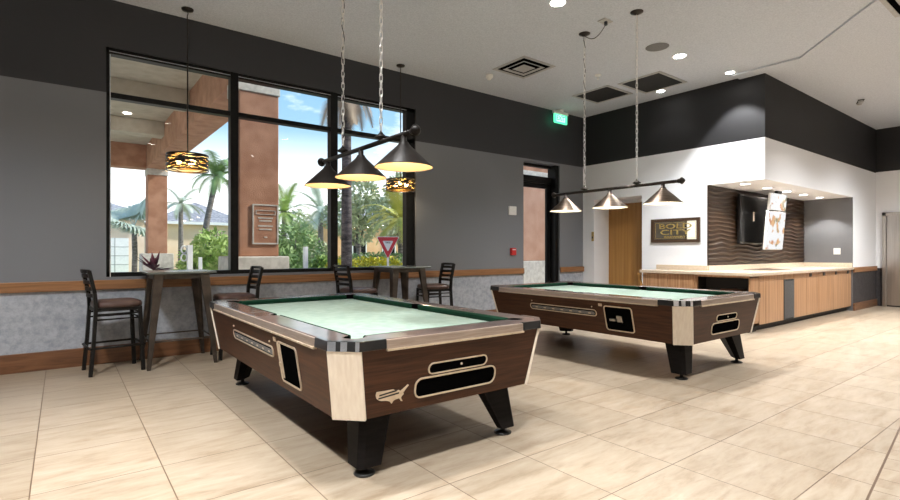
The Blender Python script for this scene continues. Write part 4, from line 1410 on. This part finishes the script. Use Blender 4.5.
def palm(label, x, y, h, cr_, nf, mat, seed, tr=.14, e0=-25, lean=0.0, droop=.9, trunks=1, bark='bark', fl=.42, name='palm_tree', group='palms outside', dead=0):
    r = random.Random(seed)
    t = thing(name, label, 'palm', (x, y, -.03), 0, group)
    for q in range(trunks):
        la = lean * (1 if q == 0 else -1.0)
        hh = h * (1 - .12 * q)
        tip = Vector((la, .1 * q, hh))
        pts = [Vector((la * (k / 9) ** 1.6, .1 * q * k / 9, hh * k / 9)) for k in range(10)]
        mb = MB(); mb.tube(pts, tr, 10, r1=tr * .72); mb.build('trunk', M[bark], t)
        def fronds(nm, count, mt, e0, e1, L0, drp):
            mb = MB()
            for k in range(count):
                az = 2 * PI * (k + r.uniform(-.3, .3)) / count * 1.0 + k * 2.4
                el = R(r.uniform(e0, e1))
                L = L0 * r.uniform(.8, 1.1)
                p = tip.copy()
                d = Vector((math.cos(az) * math.cos(el), math.sin(az) * math.cos(el), math.sin(el)))
                seg = 12
                last = p
                for i in range(seg):
                    d = (d + Vector((0, 0, -drp * .13 * (i / seg + .35)))).normalized()
                    nxt = last + d * (L / seg)
                    side_ = d.cross(Vector((0, 0, 1)))
                    if side_.length < .05:
                        side_ = Vector((math.sin(az), -math.cos(az), 0))
                    side_.normalize()
                    upv = side_.cross(d).normalized()
                    ll = fl * L0 * .62 * math.sin(PI * (.12 + .86 * (i + .5) / seg)) ** .7
                    for s in (-1, 1):
                        for sub in (.0, .5):
                            b_ = last.lerp(nxt, sub)
                            dirl = (side_ * s + d * .75 + upv * .15 + Vector((0, 0, -.25 * drp))).normalized()
                            e_ = b_ + dirl * ll * r.uniform(.85, 1.1)
                            wv = d * (L / seg) * .24
                            mb.face([b_ - wv, b_ + wv, e_])
                    mb.face([last + side_ * .012, last - side_ * .012, nxt - side_ * .010, nxt + side_ * .010])
                    last = nxt
            return mb.build(nm, mt, t, recalc=False)
        fronds('crown', nf, mat, e0, 75, cr_, droop)
        if dead:
            fronds('dead_fronds', dead, M['dead'], -70, -30, cr_ * .72, 1.3)
    return t
def fan_palm(label, x, y, h, rad, nf, mat, seed, tr=.12):
    r = random.Random(seed)
    t = thing('fan_palm', label, 'palm', (x, y, -.03), 0, 'palms outside')
    mb = MB(); mb.tube([(0, 0, 0), (.03, 0, h * .5), (0, 0, h)], tr, 10); mb.build('trunk', M['bark'], t)
    mb = MB()
    for k in range(nf):
        az = k * 2.4
        el = R(-35 + 110 * ((k * .618) % 1.0))
        d = Vector((math.cos(az) * math.cos(el), math.sin(az) * math.cos(el), math.sin(el)))
        a = Vector((0, 0, h)); b = a + d * rad * .5
        s = d.cross(Vector((0, 0, 1))).normalized()
        u = s.cross(d).normalized()
        mb.face([a + s * .012, a - s * .012, b - s * .01, b + s * .01])
        for j in range(18):
            th = R(-115 + 230 * j / 17)
            dd = (d * math.cos(th) + s * math.sin(th)).normalized()
            ll = rad * .55 * (1 - .25 * abs(th) / PI) * r.uniform(.9, 1.08)
            wv = (s * math.cos(th) - d * math.sin(th)) * rad * .035
            e_ = b + dd * ll + Vector((0, 0, -.18 * ll))
            m_ = b + dd * ll * .6
            mb.face([b, m_ + wv, e_, m_ - wv])
    mb.build('crown', mat, t, recalc=False)
    return t
def tree(label, x, y, h, clumps, mat, n, seed, l=.26, w_=.13, tr=.16):
    t = thing('leafy_tree', label, 'tree', (x, y, -.03), 0, 'leafy trees outside')
    mb = MB(); mb.tube([(0, 0, 0), (.08, 0, h * .35), (0, .05, h * .7)], tr, 9, r1=tr * .5)
    for c in clumps:
        mb.tube([(0.05, 0, h * .35), (c[0] * .5, c[1] * .5, (h * .35 + c[2]) / 2), (c[0], c[1], c[2])], tr * .45, 6, r1=tr * .12)
    mb.build('trunk', M['bark'], t)
    foliage('crown', mat, t, clumps, n, l, w_, seed)
    return t
C3 = [(-.35, 0, .8, .55, 1.0), (.35, .1, .9, .6, 1.0), (0, -.1, 1.25, .55, .95), (.05, .2, .55, .6, .8)]
SG = 'garden shrubs beyond the window'
k_ = 0
for lb, x, y, s, mt in (('bright green shrub in the left window, nearer than the other bright one', 3.75, 17.7, 1.05, 'leaf'), ('bright green shrub furthest back in the left window', 4.40, 20.4, 1.25, 'leaf'),
                        ('yellow green shrub beside the thick column, nearer of the two', 3.38, 13.1, .80, 'leaf'),
                        ('dark green shrub just right of the thick column', 5.0, 15.0, .92, 'leaf_dark'), ('tall green shrub below the palm in the middle window', 6.9, 18.8, 1.4, 'leaf_dark'),
                        ('pale green shrub right of the white post in the middle window', 6.6, 15.4, .68, 'leaf'), ('grey green shrub at the far edge of the middle window', 8.9, 21.0, 1.0, 'leaf_olive')):
    k_ += 1
    shrub('garden_shrub', lb, 'shrub', x, y, [(a * s, b * s, c * s, d_ * s, e_) for a, b, c, d_, e_ in C3], M[mt], 1500, .26, .09, 20 + k_, SG)
hedge = [(-.75 + .3 * i, .1 * math.sin(i * 2), .55, .36, 1.15) for i in range(6)]
shrub('flower_hedge', 'low hedge of yellow flowers behind the yield sign', 'hedge', 7.2, 13.6, [(a * 1.2, b, c + .22, d_, e_) for a, b, c, d_, e_ in hedge], M['flower'], 2000, .10, .07, 61, None)
shrub('green_hedge', 'clipped dark green hedge behind the yellow flower hedge', 'hedge', 8.9, 16.2, [(a * 1.3, b, c + .28, d_ * 1.15, 1.2) for a, b, c, d_, e_ in hedge], M['leaf_dark'], 2400, .12, .07, 62, None)
fan_palm('silvery fan palm in front of the peach house on the left', 2.75, 28.5, 2.5, 1.65, 30, M['leaf_silver'], 3)
palm('twin trunk palm above the left garden shrubs', 5.55, 28.0, 5.2, 1.9, 24, M['leaf_dark'], 11, .17, .55, .8, 2)
palm('small palm behind the twin trunk palm, its crown at the distant column', 6.0, 36.0, 4.4, 1.7, 18, M['leaf_silver'], 12, .17)
palm('green palm just right of the thick column', 8.75, 25.0, 3.3, 1.9, 24, M['leaf'], 13, .15)
palm('grey green palm in the middle of the middle window', 12.8, 30.0, 3.9, 2.3, 24, M['leaf_silver'], 14, .20, bark='bark')
palm('tall dark palm trunk behind the second window bar, with dead hanging fronds', 5.82, 12.0, 5.75, 1.9, 16, M['leaf_dark'], 15, .150, bark='bark_dark', dead=20, droop=.5, e0=25)
palm('yellow green palm at the right end of the window', 10.3, 16.6, 2.55, 1.7, 26, M['leaf_yellow'], 16, .12, droop=1.2)
T3 = [(-.9, 0, 3.0, 1.0, .9), (.8, .3, 3.3, 1.1, .9), (0, -.2, 4.2, 1.1, .9), (.2, .4, 2.4, 1.0, .8)]
tree('olive tree behind the yellow green palm', 13.2, 21.0, 4.6, T3, M['leaf_olive'], 3600, 31)
tree('olive tree right of the tall dark trunk', 12.0, 23.5, 4.2, T3, M['leaf_olive'], 3200, 32)
tree('mid green tree at the right window edge', 16.0, 24.0, 4.6, T3, M['leaf_dark'], 3200, 33)
tree('pale bare looking tree between the two middle window palms', 13.5, 36.0, 3.8, [(a, b, c * .8, d_, e_) for a, b, c, d_, e_ in T3], M['leaf_olive'], 2200, 34)
# purple leaved plant
t = thing('ti_plant', 'purple leaved plant outside the left window, over the bar table', 'plant', (1.08, 8.6, 0))
mb = MB(); mb.tube([(0, 0, 0), (.02, 0, .6), (0, 0, 1.02)], .016, 7); mb.build('stem', M['bark'], t)
mb = MB()
r = random.Random(5)
for k in range(22):
    az = k * 2.4
    el = R(5 + 75 * ((k * .618) % 1))
    d_ = Vector((math.cos(az) * math.cos(el), math.sin(az) * math.cos(el), math.sin(el)))
    s = d_.cross(Vector((0, 0, 1))).normalized()
    a = Vector((0, 0, 1.0 + .02 * r.random()))
    L = r.uniform(.23, .36)
    m_ = a + d_ * L * .55
    mb.face([a, m_ + s * .030, a + d_ * L + Vector((0, 0, -.03)), m_ - s * .030])
mb.build('leaves', M['purple'], t, recalc=False)
# white posts
def post(lb, x, y, h, w_, scroll=False):
    t = thing('white_post', lb, 'post', (x, y, 0), 0, 'white posts along the drive')
    mb = MB(); mb.box(-w_/2, w_/2, -w_/2, w_/2, 0, h); mb.build('shaft', M['white_paint'], t, bevel=.006)
    if scroll:
        mb = MB()
        for zc in (h - .09, h - .26):
            mb.tube([(-w_ * .5 - .06 + .055 * math.cos(a), 0, zc + .075 * math.sin(a)) for a in [2 * PI * i / 16 for i in range(16)]], .016, 6, closed=True)
        mb.build('scroll', M['white_paint'], t)
post('white post with a scroll at its top behind the left bar table', 2.17, 12.0, 1.43, .10, True)
post('short white post in front of the garden shrubs', 2.97, 15.0, 1.14, .085)
post('white post seen in the middle window', 5.12, 13.0, 1.42, .105)
# yield sign
t = thing('yield_sign', 'red and white triangular yield sign on a white post outside', 'road sign', (6.75, 11.5, 0), R(-31))
sf = lambda u, v, d_: (u, -d_, v)
def tri(s, zc=1.455):
    base_ = [(0, -.345), (.285, .225), (-.285, .225)]
    out_ = []
    for i, (a, b) in enumerate(base_):
        for k in range(-2, 3):
            ang = math.atan2(b, a) + R(28 * k)
            out_.append((a * s * .93 + .02 * math.cos(ang), zc + b * s * .93 + .02 * math.sin(ang)))
    return out_
mb = MB(); mb.slab(tri(1.0), sf, 0, .006); pl = mb.build('plate', M['white_paint'], t)
mb = MB(); mb.ring(tri(.93), tri(.42, 1.465), sf, .006, .008); mb.build('red_border', M['sign_red'], pl)
text_mesh('yield_lettering', 'YIELD', M['ink'], pl, Matrix.Translation((0, -.0085, 1.525)) @ Matrix.Rotation(R(90), 4, 'X'), .052, 1.0, .001, .001)
mb = MB(); mb.box(-.025, .025, .0, .045, 0, 1.62); mb.build('post', M['white_paint'], t)

# houses across the road
def house(lb, x0, x1, y0, y1, h, rh, wall, extra=()):
    xc, yc = (x0 + x1) / 2, (y0 + y1) / 2
    t = thing('house', lb, 'house', (xc, yc, -.03), 0, 'houses across the road')
    hx, hy = (x1 - x0) / 2, (y1 - y0) / 2
    mb = MB(); mb.box(-hx, hx, -hy, hy, 0, h); mb.build('wall', wall, t)
    o_ = .5
    mb = MB()
    ri = min(hx, hy) * .98
    lo_ = [(-hx - o_, -hy - o_, h), (hx + o_, -hy - o_, h), (hx + o_, hy + o_, h), (-hx - o_, hy + o_, h)]
    mb.hexa(lo_, [(-hx + ri, -hy + ri, h + rh), (hx - ri, -hy + ri, h + rh), (hx - ri, hy - ri, h + rh), (-hx + ri, hy - ri, h + rh)])
    mb.build('roof', M['roof'], t)
    mb = MB(); mb.box(-hx - o_, hx + o_, -hy - o_, -hy - o_ + .04, h - .18, h + .02); mb.build('fascia', M['white_paint'], t)
    for kind, xa, xb, za, zb in extra:
        if kind == 'garage':
            mb = MB(); mb.box(xa - xc, xb - xc, -hy - .04, -hy, za, zb); g = mb.build('garage_door', M['white_paint'], t)
            mb = MB()
            for i in range(1, 4):
                z = za + (zb - za) * i / 4
                mb.box(xa - xc, xb - xc, -hy - .05, -hy - .04, z - .02, z + .02)
            for i in range(1, 4):
                x = xa - xc + (xb - xa) * i / 4
                mb.box(x - .02, x + .02, -hy - .05, -hy - .04, za, zb)
            mb.build('door_panels', M['vent'], g)
        else:
            mb = MB(); mb.box(xa - xc, xb - xc, -hy - .03, -hy + .02, za, zb); g = mb.build('window', M['screen_black'], t)
            mb = MB()
            for a, b, c_, d2 in ((xa - .1, xb + .1, za - .1, za), (xa - .1, xb + .1, zb, zb + .1), (xa - .1, xa, za, zb), (xb, xb + .1, za, zb)):
                mb.box(a - xc, b - xc, -hy - .06, -hy, c_, d2)
            mb.build('window_frame', M['white_paint'], g)
    return t
house('peach house with a white garage door at the left window edge', -6.0, 3.9, 35, 45, 3.35, 2.3, M['peach'], (('garage', .4, 3.1, 0.05, 2.1),))
house('peach house with a grey roof behind the left garden shrubs', 5.4, 11.2, 41, 50, 3.45, 1.7, M['peach'], (('win', 8.4, 9.6, 1.0, 2.3),))
house('orange house glimpsed behind the trees on the right', 20.5, 33.0, 46, 56, 4.0, 2.2, M['orange_wall'], (('win', 23.0, 24.4, 1.0, 2.6), ('win', 26.4, 27.8, 1.0, 2.6)))
